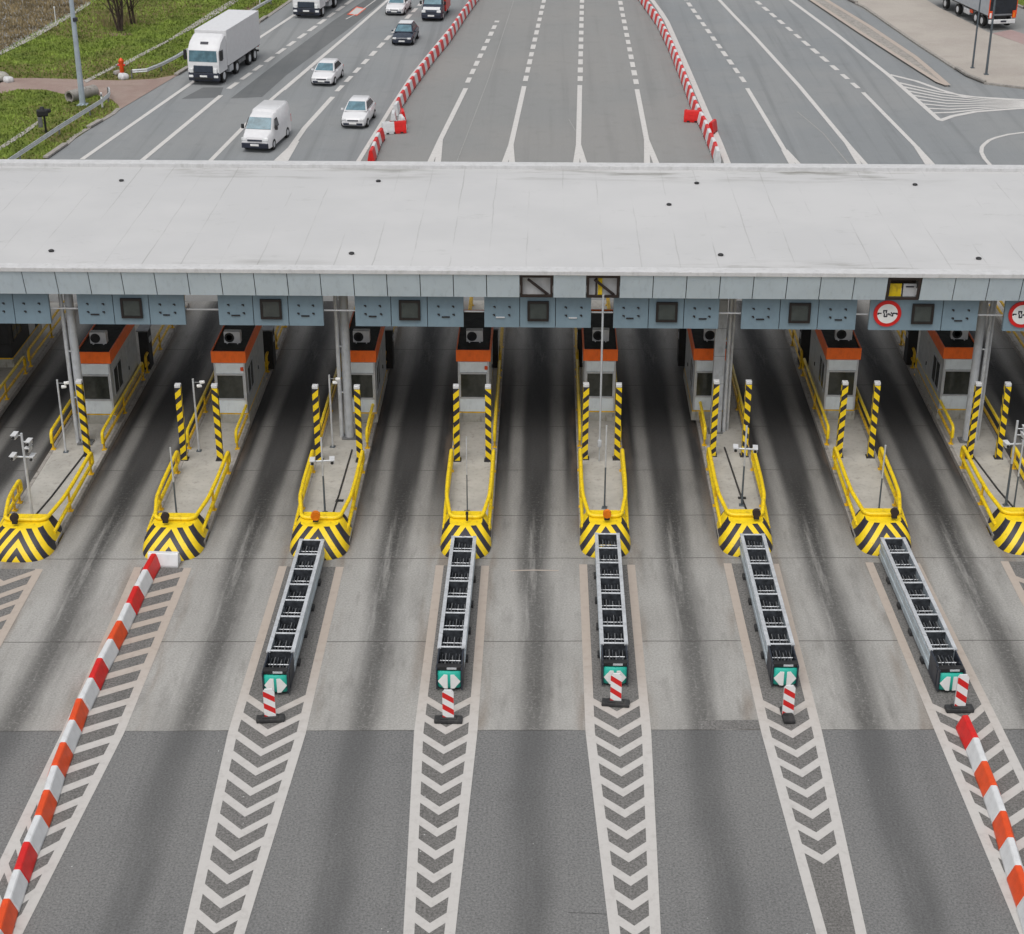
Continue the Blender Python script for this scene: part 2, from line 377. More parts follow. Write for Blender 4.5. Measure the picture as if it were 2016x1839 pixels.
IX = [-24.1, -18.75, -13.35, -8.08, -2.8, 2.25, 7.35, 12.35, 17.5, 22.9]     # traffic island centre lines
IW = [2.2, 2.3, 2.2, 2.15, 1.85, 1.85, 1.95, 2.0, 2.2, 2.2]
def tip(x): return 53.55 + .035 * x
def lane_sheet(name, y0, y1, z, mat, extra=30):
    bm = bmesh.new(); uvl = bm.loops.layers.uv.new('lane')
    cs = [IX[0] - 5.4] + IX + [IX[-1] + 5.4]
    for i in range(len(cs) - 1):
        m = (cs[i] + cs[i + 1]) / 2
        for (xa, xb) in ((cs[i], m), (m, cs[i + 1])):
            vs = [bm.verts.new((x, y + .024 * x, z)) for x, y in ((xa, y0), (xb, y0), (xb, y1), (xa, y1))]
            f = bm.faces.new(vs)
            for l in f.loops: l[uvl].uv = (l.vert.co.x - m + 0, l.vert.co.y)
    for xa, xb in ((-extra - 40, cs[0]), (cs[-1], extra + 40)):
        f = bm.faces.new([bm.verts.new((x, y + .024 * x, z)) for x, y in ((xa, y0), (xb, y0), (xb, y1), (xa, y1))])
        for l in f.loops: l[uvl].uv = (9.0, l.vert.co.y)
    me = bpy.data.meshes.new(name); bm.to_mesh(me); bm.free(); me.materials.append(mat)
    o = bpy.data.objects.new(name, me); C.objects.link(o); return struct(o)
lane_sheet('road', 8, 43.2, 0, M['road'])
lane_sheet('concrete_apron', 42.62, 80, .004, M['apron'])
b = MB(); b.face([(-90, 43, -.008), (90, 43, -.008), (90, 400, -.008), (-90, 400, -.008)])
struct(b.build('motorway', M['road_mid']))
sheet('left_carriageway', [[(40, 345), (129, 286), (236, 214), (371, 134), (509, 45), (567, 5), (650, -55), (1010, -55), (940, 0), (812, 148), (774, 206), (704, 316), (690, 345)]], -.004, M['road_blue'])
sheet('right_carriageway', [[(1432, 345), (1416, 281), (1388, 217), (1313, 43), (1285, -20), (1580, -60), (1669, 0), (1754, 52), (1882, 137), (1904, 151), (1939, 165), (2016, 174), (2200, 185), (2200, 345)]], -.004, M['road_blue'])
sheet('resurfaced_strip', [[(454, 194), (516, 191), (564, 148), (693, 52), (770, -10), (735, -10), (660, 38), (560, 112)], [(357, 195), (432, 192), (440, 172), (400, 172)]], 0, M['road_patch'])
sheet('asphalt_repair', [[(1376, 1437), (1520, 1436), (1516, 1417), (1374, 1419)]], .008, M['median'])

# left verge
sheet('grass_verge', [[(-400, 345), (40, 345), (90, 313), (129, 286), (222, 225), (236, 214), (234, 206), (220, 195), (197, 188), (122, 184), (90, 176), (36, 175), (0, 184), (-400, 215)],
                      [(-400, 160), (23, 156), (152, 158), (233, 160), (304, 157), (347, 149), (371, 134), (509, 45), (567, 5), (640, -50), (300, -80), (190, 0), (0, 103), (-400, 290)]], .02, M['grass'])
sheet('red_path', [[(-400, 172), (0, 164), (23, 155), (72, 154), (152, 157), (233, 159), (304, 156), (352, 147), (236, 216), (233, 207), (220, 196), (197, 189), (122, 185), (90, 177), (36, 176), (0, 185), (-400, 216)]], .024, M['path'])
sheet('bare_earth', [[(430, 62), (470, 45), (520, 10), (505, 2), (440, 42)], [(210, 66), (255, 64), (262, 70), (215, 72)]], .026, M['soil'])
sheet('drain_channel', [[(228, 131), (240, 134), (300, 100), (371, 62), (440, 22), (470, 2), (455, 2), (420, 22), (330, 80)], [(-60, 320), (0, 297), (40, 272), (78, 244), (74, 240), (36, 266), (0, 290), (-60, 312)],
                        [(170, 164), (236, 129), (233, 126), (165, 160)], [(-20, 114), (0, 105), (60, 72), (120, 38), (172, 6), (178, 9), (130, 40), (66, 78), (2, 109)]], .03, M['gravel'], .03)
b = MB()
strip(b, lerp_path([(90, 313), (129, 286), (149, 268), (222, 225), (234, 214)]), .35, z=.05)
strip(b, lerp_path([(347, 149), (371, 134), (509, 45), (567, 5), (640, -45)]), .35, z=.05)
o = b.build('road_kerb', M['kerb']); struct(o); o.modifiers.new('t', 'SOLIDIFY').thickness = .12
# right hand pavement
sheet('pavement', [[(1590, -60), (1669, 0), (1703, 16), (1754, 52), (1811, 91), (1882, 137), (1904, 151), (1939, 165), (2016, 174), (2300, 188), (2300, 110), (2016, 91), (1945, 66), (1850, 18), (1820, 0), (1740, -60)]], .0, M['pave'], .12)
sheet('pink_paving', [[(1953, 68.5), (1990, 61.5), (2016, 70), (2300, 100), (2300, 110), (2016, 91)]], .128, M['pink'])
b = MB(); strip(b, lerp_path([(1590, -60), (1669, 0), (1703, 16.5), (1754, 52.5), (1811, 91.5), (1882, 137.5), (1904, 151.5), (1939, 165.5), (2016, 175), (2300, 189)]), .28, z=.134)
o = b.build('pavement_kerb', M['kerb']); struct(o); o.modifiers.new('t', 'SOLIDIFY').thickness = .13
sheet('grass_corner', [[(1995, 8), (2016, 16), (2200, 60), (2200, -60), (1985, -30)]], .02, M['grass'])
b = MB(); strip(b, lerp_path([(1990, 6), (2016, 17), (2200, 62)]), .3, z=.14)
o = b.build('corner_kerb', M['kerb']); struct(o); o.modifiers.new('t', 'SOLIDIFY').thickness = .13
# raised splitter island beside the right carriageway
spl = [(1540, -40), (1594, 0), (1690, 64), (1779, 121), (1815, 144), (1847, 164), (1867, 172), (1825, 135), (1800, 114), (1712, 55), (1622, 0), (1570, -40)]
sheet('splitter_island', [spl], .0, M['kerb'], .12)
b = MB()
strip(b, lerp_path([(1540, -40), (1594, 0), (1690, 64), (1779, 121), (1815, 144), (1847, 164), (1866, 171)]), .42, z=.128)
strip(b, lerp_path([(1570, -40), (1622, 0), (1712, 55), (1800, 114), (1825, 135), (1866, 171)]), .42, z=.132)
struct(b.build('splitter_edging', M['line']))

# ------------------------------------------------------------------ painted markings
ZM = .012
def wpx(v): return 1.0
far = MB()
def solid(px, wd, z=ZM): strip(far, lerp_path(px), wd * .86, z=z)
def dashes(a, c, per, dl, wd, z=ZM):
    A, B = G(*a), G(*c); L = (B - A).length; d = (B - A).normalized(); s_ = 0
    while s_ < L:
        jl = dl * random.uniform(.9, 1.1)
        strip(far, [A + d * s_, A + d * min(L, s_ + jl)], wd * .9 * random.uniform(.92, 1.06), z=z); s_ += per
# centre lanes
for D0, D1, S0, S1, F1, F2 in [((979, 41), (920, 163), (917, 174), (867, 275), (846, 322), (862, 322)),
                               ((1073, -8), (1034, 160), (1032, 170), (1006, 285), (993, 322), (1008, 322)),
                               ((1146, -8), (1142, 160), (1141.5, 168), (1139, 285), (1134, 322), (1150, 322)),
                               ((1218, -12), (1253, 166), (1254, 176), (1273, 275), (1274, 322), (1292, 322))]:
    dashes(D1, D0, 2.86, 1.75, .42)
    solid([S0, S1], .4)
    a0 = G(*S1); m = G((F1[0] + F2[0]) / 2, F1[1])
    for F in (F1, F2):
        e = G(*F); strip(far, [a0, a0.lerp(e, .6), e, e + (e - a0) * .4], .34, .42, ZM + (.001 if F is F1 else .002))
# left carriageway
solid([(161.5, 314), (375, 165), (507, 77), (577, 31), (660, -25)], .38)
solid([(275, 320), (435, 188)], .4); dashes((450, 175), (735, -30), 3.05, 2.1, .42)
solid([(411, 320), (526, 203), (693, 62), (764, 0), (800, -32)], .36); solid([(560, 178), (693, 64)], .16, ZM + .003)
solid([(550, 322), (600, 252), (655, 191)], .42); dashes((663, 180), (850, -15), 3.05, 2.0, .42)
strip(far, [G(549, 322), G(585, 278)], 1.0, .3, ZM + .001)
solid([(704, 320), (774, 206), (812, 148), (871, 75), (929, 7), (950, -20)], .34)
solid([(681, 38), (700, 28), (718, 16), (740, 0)], .14, ZM + .002)
# right carriageway
solid([(1299, 21), (1313, 43), (1352, 132), (1388, 217), (1416, 281), (1433, 324)], .5); solid([(1262, -30), (1299, 21)], .45)
dashes((1466, 162), (1345, -8), 3.0, 1.8, .4); solid([(1471, 174), (1544, 295)], .36)
strip(far, [G(1544, 295), G(1560, 324)], .4, .4, ZM + .001); strip(far, [G(1545, 295), G(1573, 324)], .36, .3, ZM + .002)
solid([(1400, -20), (1416, 0), (1448, 34), (1484, 71), (1573, 169), (1672, 288), (1704, 324)], .38); strip(far, [G(1668, 284), G(1692, 324)], .3, .3, ZM + .002)
dashes((1690, 174), (1475, -10), 3.0, 1.8, .42); solid([(1699, 182), (1800, 285), (1838, 326)], .36); strip(far, [G(1805, 290), G(1826, 324)], .36, .3, ZM + .002)
solid([(1530, -18), (1555, 0), (1650, 70), (1747, 146), (1805, 197), (1850, 237)], .42)
solid([(1850, 238), (1875, 229), (1921, 220), (2016, 213), (2150, 205)], .5, ZM + .001)
solid([(1751, 147), (1804, 160), (1854, 178), (1897, 190), (2016, 197), (2150, 203)], .42, ZM + .001)
for k in range(8):                                   # hatching inside the gore
    t = (k + 1) / 9
    a0 = G(1751, 147).lerp(G(1850, 236), .1 + .86 * t); a1 = G(1800, 159).lerp(G(1850, 177), t); a2 = G(2016, 198).lerp(G(2016, 212), t); a3 = G(2150, 202).lerp(G(2150, 206), t)
    P = [a0, a0.lerp(a2, .25) + (G(1854, 180).lerp(G(1875, 228), t) - a0.lerp(a2, .25)) * .7, a0.lerp(a2, .6).lerp(G(1940, 193).lerp(G(1940, 217), t), .8), a2, a3]
    strip(far, P, .34, .2, ZM + .004)
solid([(1950, 326), (1938, 312), (1932, 300), (1933, 290), (1938, 284), (1948, 276), (1961, 271), (1985, 265), (2016, 261), (2100, 254)], .3)
struct(far.build('lane_lines', M['line_far']))
b = MB()
for px, wd in (([(1012, 0), (960, 160), (898, 322)], .07), ([(1120, 235), (1140, 270), (1141, 322)], .06), ([(1570, 220), (1620, 262), (1672, 324)], .09)):
    strip(b, lerp_path(px), wd, z=.006)
struct(b.build('sealed_crack', M['crack']))
# red bordered speed panel painted on the left carriageway
b = MB(); P = [G(*p) for p in ((683, 29), (703, 31), (721, 17), (702, 13))]
b.face([(p.x, p.y, .012) for p in P], 0); c0 = sum(P, Vector()) / 4
b.face([(q.x, q.y, .018) for q in [c0 + (p - c0) * .78 for p in P]], 1)
struct(b.build('painted_panel', [M['red_orange'], M['line_far']]))

near = MB(); beige = MB(); med = MB()
def band(B, rows, z, mi=0):              # rows of (y, x_left, x_right)
    for r, s_ in zip(rows[:-1], rows[1:]):
        B.face([(r[1], r[0], z), (r[2], r[0], z), (s_[2], s_[0], z), (s_[1], s_[0], z)], mi)
NARROW = {3: (-8.2, -8.23, -8.24), 4: (-2.85, -2.87, -2.79), 5: (2.28, 2.31, 2.42), 6: (7.4, 7.51, 7.64)}
for i in range(1, 9):
    x0 = IX[i]; yt = tip(x0)
    if i in NARROW: c = NARROW[i]; ho = {3: (1.15, 1.17, .78, .42), 4: (.945, .95, .655, .38), 5: (.99, .985, .645, .34), 6: (.98, .915, .63, .36)}[i]
    elif i == 2: c = (-13.42, -13.45, -13.6); ho = (1.1, .95, .72, .4); hi = (.5, .55, .4, .1)
    elif i == 7: c = (12.42, 12.87, 13.4); ho = (1.05, 1.05, .85, .5); hi = (.6, .68, .5, .2)
    else: c = (x0 - .05, x0, x0 + .1); ho = (1.15, 1.1, .9, .5); hi = (.72, .7, .55, .2)
    if i == 2: ho = (1.15, .95, .55, .2); c = (-13.42, -13.45, -13.6)
    ys = (yt - .7, 42.5 + .024 * x0, 33.5, 24.0); cc = (c[0], c[1], c[2], c[2] + (c[2] - c[1]) * .9)
    ww = .28
    if i == 2:
        Lo = [-14.46, -14.39, -14.55, -14.9]; Ro = [-12.42, -12.51, -13.07, -13.7]
    elif i == 7:
        Lo = [11.47, 11.82, 12.15, 12.6]; Ro = [13.4, 13.9, 14.3, 14.7]
    else:
        Lo = [cc[k] - ho[k] for k in range(4)]; Ro = [cc[k] + ho[k] for k in range(4)]
    yb = 44.6
    def at(A, y):
        for k in range(3):
            if ys[k] >= y >= ys[k + 1]: t = (ys[k] - y) / (ys[k] - ys[k + 1]); return A[k] + (A[k + 1] - A[k]) * t
        return A[0] if y > ys[0] else A[3]
    rows = [ys[0], 50, yb, ys[1], 38, ys[2], 28, ys[3]]
    band(med, [(y, at(Lo, y), at(Ro, y)) for y in rows], .007)
    for a_, b_ in zip(rows[:-1], rows[1:]):
        T = beige if a_ > yb + .1 else near
        band(T, [(a_, at(Lo, a_), at(Lo, a_) + ww), (b_, at(Lo, b_), at(Lo, b_) + ww)], .012)
        band(T, [(a_, at(Ro, a_) - ww, at(Ro, a_)), (b_, at(Ro, b_) - ww, at(Ro, b_))], .012)
    # chevrons pointing at the traffic
    ytop = 44.38 if i in NARROW else (52.1 if i in (1, 2) else (44.3 if i == 7 else 52.4))
    ybot = 36.4 if i == 6 else 27
    y = ytop
    while y > ybot:
        l = at(Lo, y) + ww - .005; r = at(Ro, y) - ww + .005; m = (l + r) / 2 if i not in (2, 7) else (-14.05 + max(0, 43 - y) * .035 if i == 2 else 12.86); th = .38; dp = .6 * (r - l) / 1.2 if i in NARROW else .8
        if r - l > .3:
            T = beige if y > 44.2 else near
            T.face([(l, y, .016), (m, y - dp, .016), (m, y - dp - th, .016), (l, y - th, .016)])
            T.face([(r, y, .016), (m, y - dp, .016), (m, y - dp - th, .016), (r, y - th, .016)])
        y -= 1.0
struct(med.build('median_strip', M['median'])); struct(near.build('chevron_markings', M['line'])); struct(beige.build('worn_edge_lines', M['line']))
b = MB(); strip(b, [G(1005, 1124), G(1050, 1123), G(1100, 1124)], .07, z=.012)
struct(b.build('paint_scuff', M['line']))
b = MB()
for px in ([(1120, 1797), (1210, 1800), (1305, 1799)], [(300, 1444), (310, 1441)]):
    P = lerp_path(px, .4); rr = random.Random(len(px)); P = [p + Vector((rr.uniform(-.03, .03), rr.uniform(-.03, .03), 0)) for p in P]; strip(b, P, .012, z=.006)
struct(b.build('asphalt_crack', M['gap']))
# ------------------------------------------------------------------ grass tufts
def inpoly(x, y, P):
    r = False; j = len(P) - 1
    for i in range(len(P)):
        if (P[i][1] > y) != (P[j][1] > y) and x < (P[j][0] - P[i][0]) * (y - P[i][1]) / (P[j][1] - P[i][1]) + P[i][0]: r = not r
        j = i
    return r
rg = random.Random(3)
def tufts(name, polys, n, mat, hmin, hmax):
    b = MB(); k = 0
    P2 = [[(G(u, v).x, G(u, v).y) for u, v in p] for p in polys]
    bb = [(min(p[0] for p in P), max(p[0] for p in P), min(p[1] for p in P), max(p[1] for p in P)) for P in P2]
    ar = [(q[1] - q[0]) * (q[3] - q[2]) for q in bb]
    while k < n:
        i = rg.choices(range(len(P2)), ar)[0]; q = bb[i]
        x = rg.uniform(q[0], q[1]); y = rg.uniform(q[2], q[3])
        if not inpoly(x, y, P2[i]): continue
        k += 1
        h = rg.uniform(hmin, hmax); a = rg.uniform(0, 6.28); wd = rg.uniform(.03, .08); dx, dy = math.cos(a), math.sin(a); l = rg.uniform(-.12, .12)
        b.face([(x - dx * wd, y - dy * wd, .02), (x + dx * wd, y + dy * wd, .02), (x + dy * l, y - dx * l, .02 + h)])
    o = b.build(name, mat); o['kind'] = 'stuff'; tag(o, 'short rough tufts of grass growing along the roadside verge' if 'verge' in name else 'dry straw-coloured tufts covering the field beyond the verge', 'grass'); return o
tufts('verge_grass', [[(-30, 316), (86, 313), (129, 283), (222, 222), (228, 206), (197, 190), (122, 187), (90, 179), (36, 178), (-30, 187)],
                      [(-30, 154), (23, 154), (152, 156), (233, 158), (304, 155), (345, 147), (509, 43), (560, 5), (560, -12), (205, -12), (0, 104), (-30, 120)]], 30000, M['blade_g'], .05, .2)
tufts('dry_field_grass', [[(-30, -15), (170, -15), (190, -2), (0, 101), (-30, 116)]], 9000, M['blade_d'], .08, .3)

# ------------------------------------------------------------------ canopy
can = thing('toll_canopy', 'long white flat toll canopy with blue grey panelled fascia spanning every lane', 'canopy', (0, 61, 0))
XL, XR = -46, 46; oy = 61.0
b = MB(); b.box(((XL + XR) / 2, 7.4, 8.03), (XR - XL, 13.7, .12)); b.build('roof', M['roof'], can)
b = MB()
b.box(((XL + XR) / 2, .17, 8.1), (XR - XL, .56, .16), bev=.015)
b.box(((XL + XR) / 2, 14.42, 8.12), (XR - XL, .62, .28), bev=.02)
b.build('roof_edge', M['roof_edge'], can)
b = MB(); b.box(((XL + XR) / 2, 14.3, 7.45), (XR - XL, .12, .98)); b.build('rear_fascia', M['fascia'], can)
b = MB()
for y in (1.2, 5, 9.5, 13.6): b.box(((XL + XR) / 2, y, 7.5), (XR - XL, .28, .6))
x = XL + 2
while x < XR: b.box((x, 7.3, 7.6), (.2, 12.4, .45)); x += 5.2
b.build('roof_beam', M['galv_dark'], can)
FT, FB = Vector((0, -.04, 8.01)), Vector((0, .22, 7.02))
PW = 1.262; px0 = -19.92 + .02
holes = {}
def fx(k): return px0 + PW * k
for u in (1085, 1197, 1761):
    d = FW + RT * ((u - CX) / FPX) - UP * ((557 - CY) / FPX); xx = d.x * 61.2 / d.y
    holes[round((xx - px0) / PW - .5)] = u
k0 = int((XL - px0) / PW); k1 = int((XR - px0) / PW)
nrm = (FB - FT).cross(Vector((1, 0, 0))).normalized()
if nrm.y > 0: nrm = -nrm
for k in range(k0, k1):
    xa, xb = fx(k) + .016, fx(k + 1) - .016
    if k in holes:
        fr = MB()
        for (pa, pb) in ((FT, FT.lerp(FB, .12)), (FT.lerp(FB, .9), FB)):
            fr.loft([[(xx, p.y, p.z), (xx, p.y + .1, p.z)] + [(xx, q.y + .1, q.z), (xx, q.y, q.z)] for xx in (xa, xb) for p, q in [(pa, pb)]], mi=0)
        for (x0, x1) in ((xa, xa + .09), (xb - .09, xb)):
            a_, c_ = FT.lerp(FB, .12), FT.lerp(FB, .9)
            fr.loft([[(xx, a_.y, a_.z), (xx, a_.y + .1, a_.z), (xx, c_.y + .1, c_.z), (xx, c_.y, c_.z)] for xx in (x0, x1)])
        # a diagonal brace and pale lining behind the opening
        if holes[k] != 1761:
            fr.cyl((xa + .3, .12, 7.78), (xb - .18, .34, 7.1), .055)
            fr.box(((xa + xb) / 2, .42, 7.45), (PW - .05, .04, .8), mi=1)
        else: fr.box(((xa + xb) / 2, .9, 7.62), (PW - .05, .04, .4), mi=0)
        if holes[k] == 1197: fr.box(((xa + xb) / 2 - .1, .36, 7.42), (.16, .06, .8), mi=2); fr.box(((xa + xb) / 2 - .25, .36, 7.42), (.06, .06, .8), mi=0)
        if holes[k] == 1761: fr.box((xa + .36, .4, 7.36), (.46, .05, .5), mi=2); fr.box((xa + .9, .4, 7.36), (.5, .05, .5), mi=1); fr.box((xa + .63, .38, 7.36), (.04, .05, .5), mi=3); fr.box((xa + .9, .37, 7.5), (.3, .03, .05), mi=3)
        fr.build('open_panel_frame', [M['brown'], M['white'], M['yellow'], M['navy']], can)
        continue
    pan = MB(); pan.loft([[(xx, FT.y, FT.z), (xx, FT.y + .05, FT.z), (xx, FB.y + .05, FB.z), (xx, FB.y, FB.z)] for xx in (xa, xb)])
    pan.build('fascia_panel', M['fascia'], can)
gp = MB(); ks = sorted(holes)
segs = []; s0 = k0
for h in ks + [k1]:
    segs.append((fx(s0), fx(h))); s0 = h + 1
for xa, xb in segs:
    gp.loft([[(xx, FT.y + .06, FT.z - .01), (xx, FT.y + .08, FT.z - .01), (xx, FB.y + .08, FB.z + .01), (xx, FB.y + .06, FB.z + .01)] for xx in (xa, xb)])
gp.build('fascia_backing', M['gap'], can)
for x, y, kind in ((-18.63, 62.35, 0), (-7.95, 63.1, 1), (7.05, 64.0, 2), (17.21, 63.3, 0), (-29, 62.5, 0), (28, 63.4, 0)):
    b = MB()
    if kind == 2:
        b.box((x, y - oy, 3.6), (.44, .3, 7.1), bev=.02)
        for z in (1.2, 2.4, 3.6, 4.8, 6.0): b.box((x, y - oy, z), (.452, .312, .02), mi=1)
    else: b.cyl((x, y - oy, .1), (x, y - oy, 7.3), .17, n=14)
    b.box((x, y - oy, .24), (.6, .5, .05), mi=1)
    b.build('column', [M['column'], M['galv_dark']], can, smooth=True)
    b = MB(); sx = -.33 if x < 0 else .36
    b.cyl((x + sx, y - oy + .05, .15), (x + sx, y - oy + .05, 7.3), .085, n=10); b.cyl((x + sx + .16, y - oy + .2, .15), (x + sx + .16, y - oy + .2, 7.3), .06, n=8)
    for z in (2.2, 4.2, 6.2): b.box((x + sx / 2, y - oy + .04, z), (abs(sx), .06, .05))
    b.build('drain_pipe', M['galv'], can, smooth=True)
b = MB(); b.cyl((2.2, .05, 1.0), (2.2, .05, 7.2), .04, n=10); b.cyl((2.2, .05, .2), (2.2, .05, 1.0), .025); b.box((2.2, .02, 1.0), (.16, .12, .3), bev=.03)
b.build('conduit', M['column'], can, smooth=True)
vp = [(-18.79, 73.31), (-7.42, 73.46), (6.62, 73.43), (16.18, 73.39), (-19.31, 63.2), (-7.55, 63.13), (6.79, 63.25), (16.7, 63.02), (5.2, 70.2)]
vl = ['rear left', 'rear, left of centre', 'rear, right of centre', 'rear right', 'front left', 'front, left of centre', 'front, right of centre', 'front right', 'middle']
for (x, y), l in zip(vp, vl):
    b = MB(); b.cyl((0, 0, 0), (0, 0, .05), .10, .09, 12); b.cyl((0, 0, .05), (0, 0, .08), .12, .08, 12)
    if l == 'middle': l = 'lone middle one, between the edges'
    tag(b.build('roof_vent', M['black'], loc=(x, y - (.45 if y > 70 else .1), 8.085)), 'small black roof vent on the white canopy roof, ' + l, 'roof vent', 'roof vents on the canopy')

# ------------------------------------------------------------------ overhead sign boxes
def sign_box(xa, xb, label, roundel=False, left=False):
    y = 61.75; wd = xb - xa; zt, zb = 7.0, 5.62
    t = thing('overhead_sign', label, 'sign box', ((xa + xb) / 2, y, zb), 0, 'blue grey sign boxes hung under the canopy')
    h = zt - zb; b = MB()
    cuts = [-wd / 2, -wd / 6, wd / 6, wd / 2]
    if roundel: cuts = [-wd / 2, wd * .17, wd / 2]
    for c0_, c1_ in zip(cuts[:-1], cuts[1:]): b.box(((c0_ + c1_) / 2, 0, h / 2), (c1_ - c0_ - .025, .16, h), bev=.008)
    b.box((0, .03, h / 2), (wd - .05, .1, h - .05), mi=1)
    b.build('panel', [M['sign'], M['gap']], t)
    if not left:
        sx = .02 if not roundel else -.05
        s_ = MB()
        for p in (((sx, -.12, h * .5 + .36), (.82, .1, .09)), ((sx, -.12, h * .5 - .36), (.82, .1, .09)), ((sx - .37, -.12, h * .5), (.09, .1, .64)), ((sx + .37, -.12, h * .5), (.09, .1, .64))): s_.box(*p)
        scr = MB(); scr.box((sx, -.1, h * .5), (.66, .05, .64)); so = scr.build('screen', M['screen'], t)
        s_.build('screen_frame', M['bezel'], so)
    cs = [-wd / 3, wd / 3]
    if roundel: cs = [wd / 3]
    if left: cs = [-wd / 3, 0, wd / 3]
    hk = MB(); hd = MB()
    for cx_ in cs:
        for dx in (-.29, .29):
            for z in (h * .62, h * .38):
                xx = cx_ + dx + random.uniform(-.02, .02)
                hk.box((xx, -.1, z), (.085, .06, .04), rz=0, bev=.01); hk.box((xx + .03, -.09, z - .03), (.04, .05, .06))
        if not left: hd.box((cx_ + random.uniform(-.06, .06), -.1, h * .3), (random.uniform(.26, .36), .05, .05), bev=.012)
    hk.build('bracket', M['bezel'], t)
    if not left: hd.build('handle', [M['white'] if 'fourth' in label else M['bezel']], t)
    if roundel:
        cx_ = -wd * .335; r = .53
        b = MB(); b.cyl((cx_, -.08, h * .5), (cx_, -.13, h * .5), r, n=40); rd = b.build('roundel', M['red'], t)
        b = MB(); b.cyl((cx_, -.13, h * .5), (cx_, -.137, h * .5), r * .74, n=40); b.build('roundel_disc', M['white_ref'], rd)
        b = MB()
        for (x, z, sx_, sz) in ((-.30, .02, .14, .05), (-.36, .0, .05, .08), (.30, .02, .14, .05), (.36, .0, .05, .08), (-.1, .13, .16, .05), (-.15, .07, .05, .1), (-.05, .08, .05, .1),
                                (-.12, -.05, .05, .13), (-.02, -.05, .05, .13), (-.07, -.11, .12, .05), (.05, .0, .06, .06), (.09, -.04, .1, .04), (.14, .03, .04, .09), (.2, -.03, .05, .15), (.17, -.08, .09, .04), (.24, .03, .06, .05)):
            b.box((cx_ + x, -.14, h * .5 + z), (sx_, .012, sz))
        b.build('roundel_symbol', M['navy'], rd)
    b = MB()
    for x in (-wd * .4, wd * .4): b.cyl((x, .1, h - .2), (x, .1, h + .35), .04)
    b.build('hanger', M['galv_dark'], t)
    return t
sign_box(-23.4, -19.21, 'blue grey sign box with six brackets and no screen, far left under the canopy', left=True)
nm = ['first screen from the left', 'second screen from the left', 'third screen from the left', 'fourth screen from the left', 'fifth screen from the left', 'sixth screen from the left']
for (xa, xb), l in zip([(-18.12, -13.94), (-12.66, -8.57), (-7.36, -3.14), (-2.36, 1.78), (2.62, 6.7), (7.55, 11.97)], nm):
    sign_box(xa, xb, 'blue grey sign box with small dark square screen, ' + l)
sign_box(12.45, 16.62, 'blue grey sign box with a complete red ringed roundel beside its screen', roundel=True)
sign_box(17.6, 21.8, 'sign box with red ringed roundel cut off by the right edge of the view', roundel=True)
for xa, xb in ((-19.21, -18.12), (-13.94, -12.66), (-8.57, -7.36), (-3.14, -2.36), (1.78, 2.62), (6.7, 7.55), (11.97, 12.45), (16.62, 17.6)):
    for y, z, r, m in ((61.85, 6.2, .035, 'white'), (62.4, 6.7, .05, 'black')):
        b = MB(); b.cyl((xa, y - oy, z), (xb, y - oy, z), r); b.build('tie_bar', M[m], can)

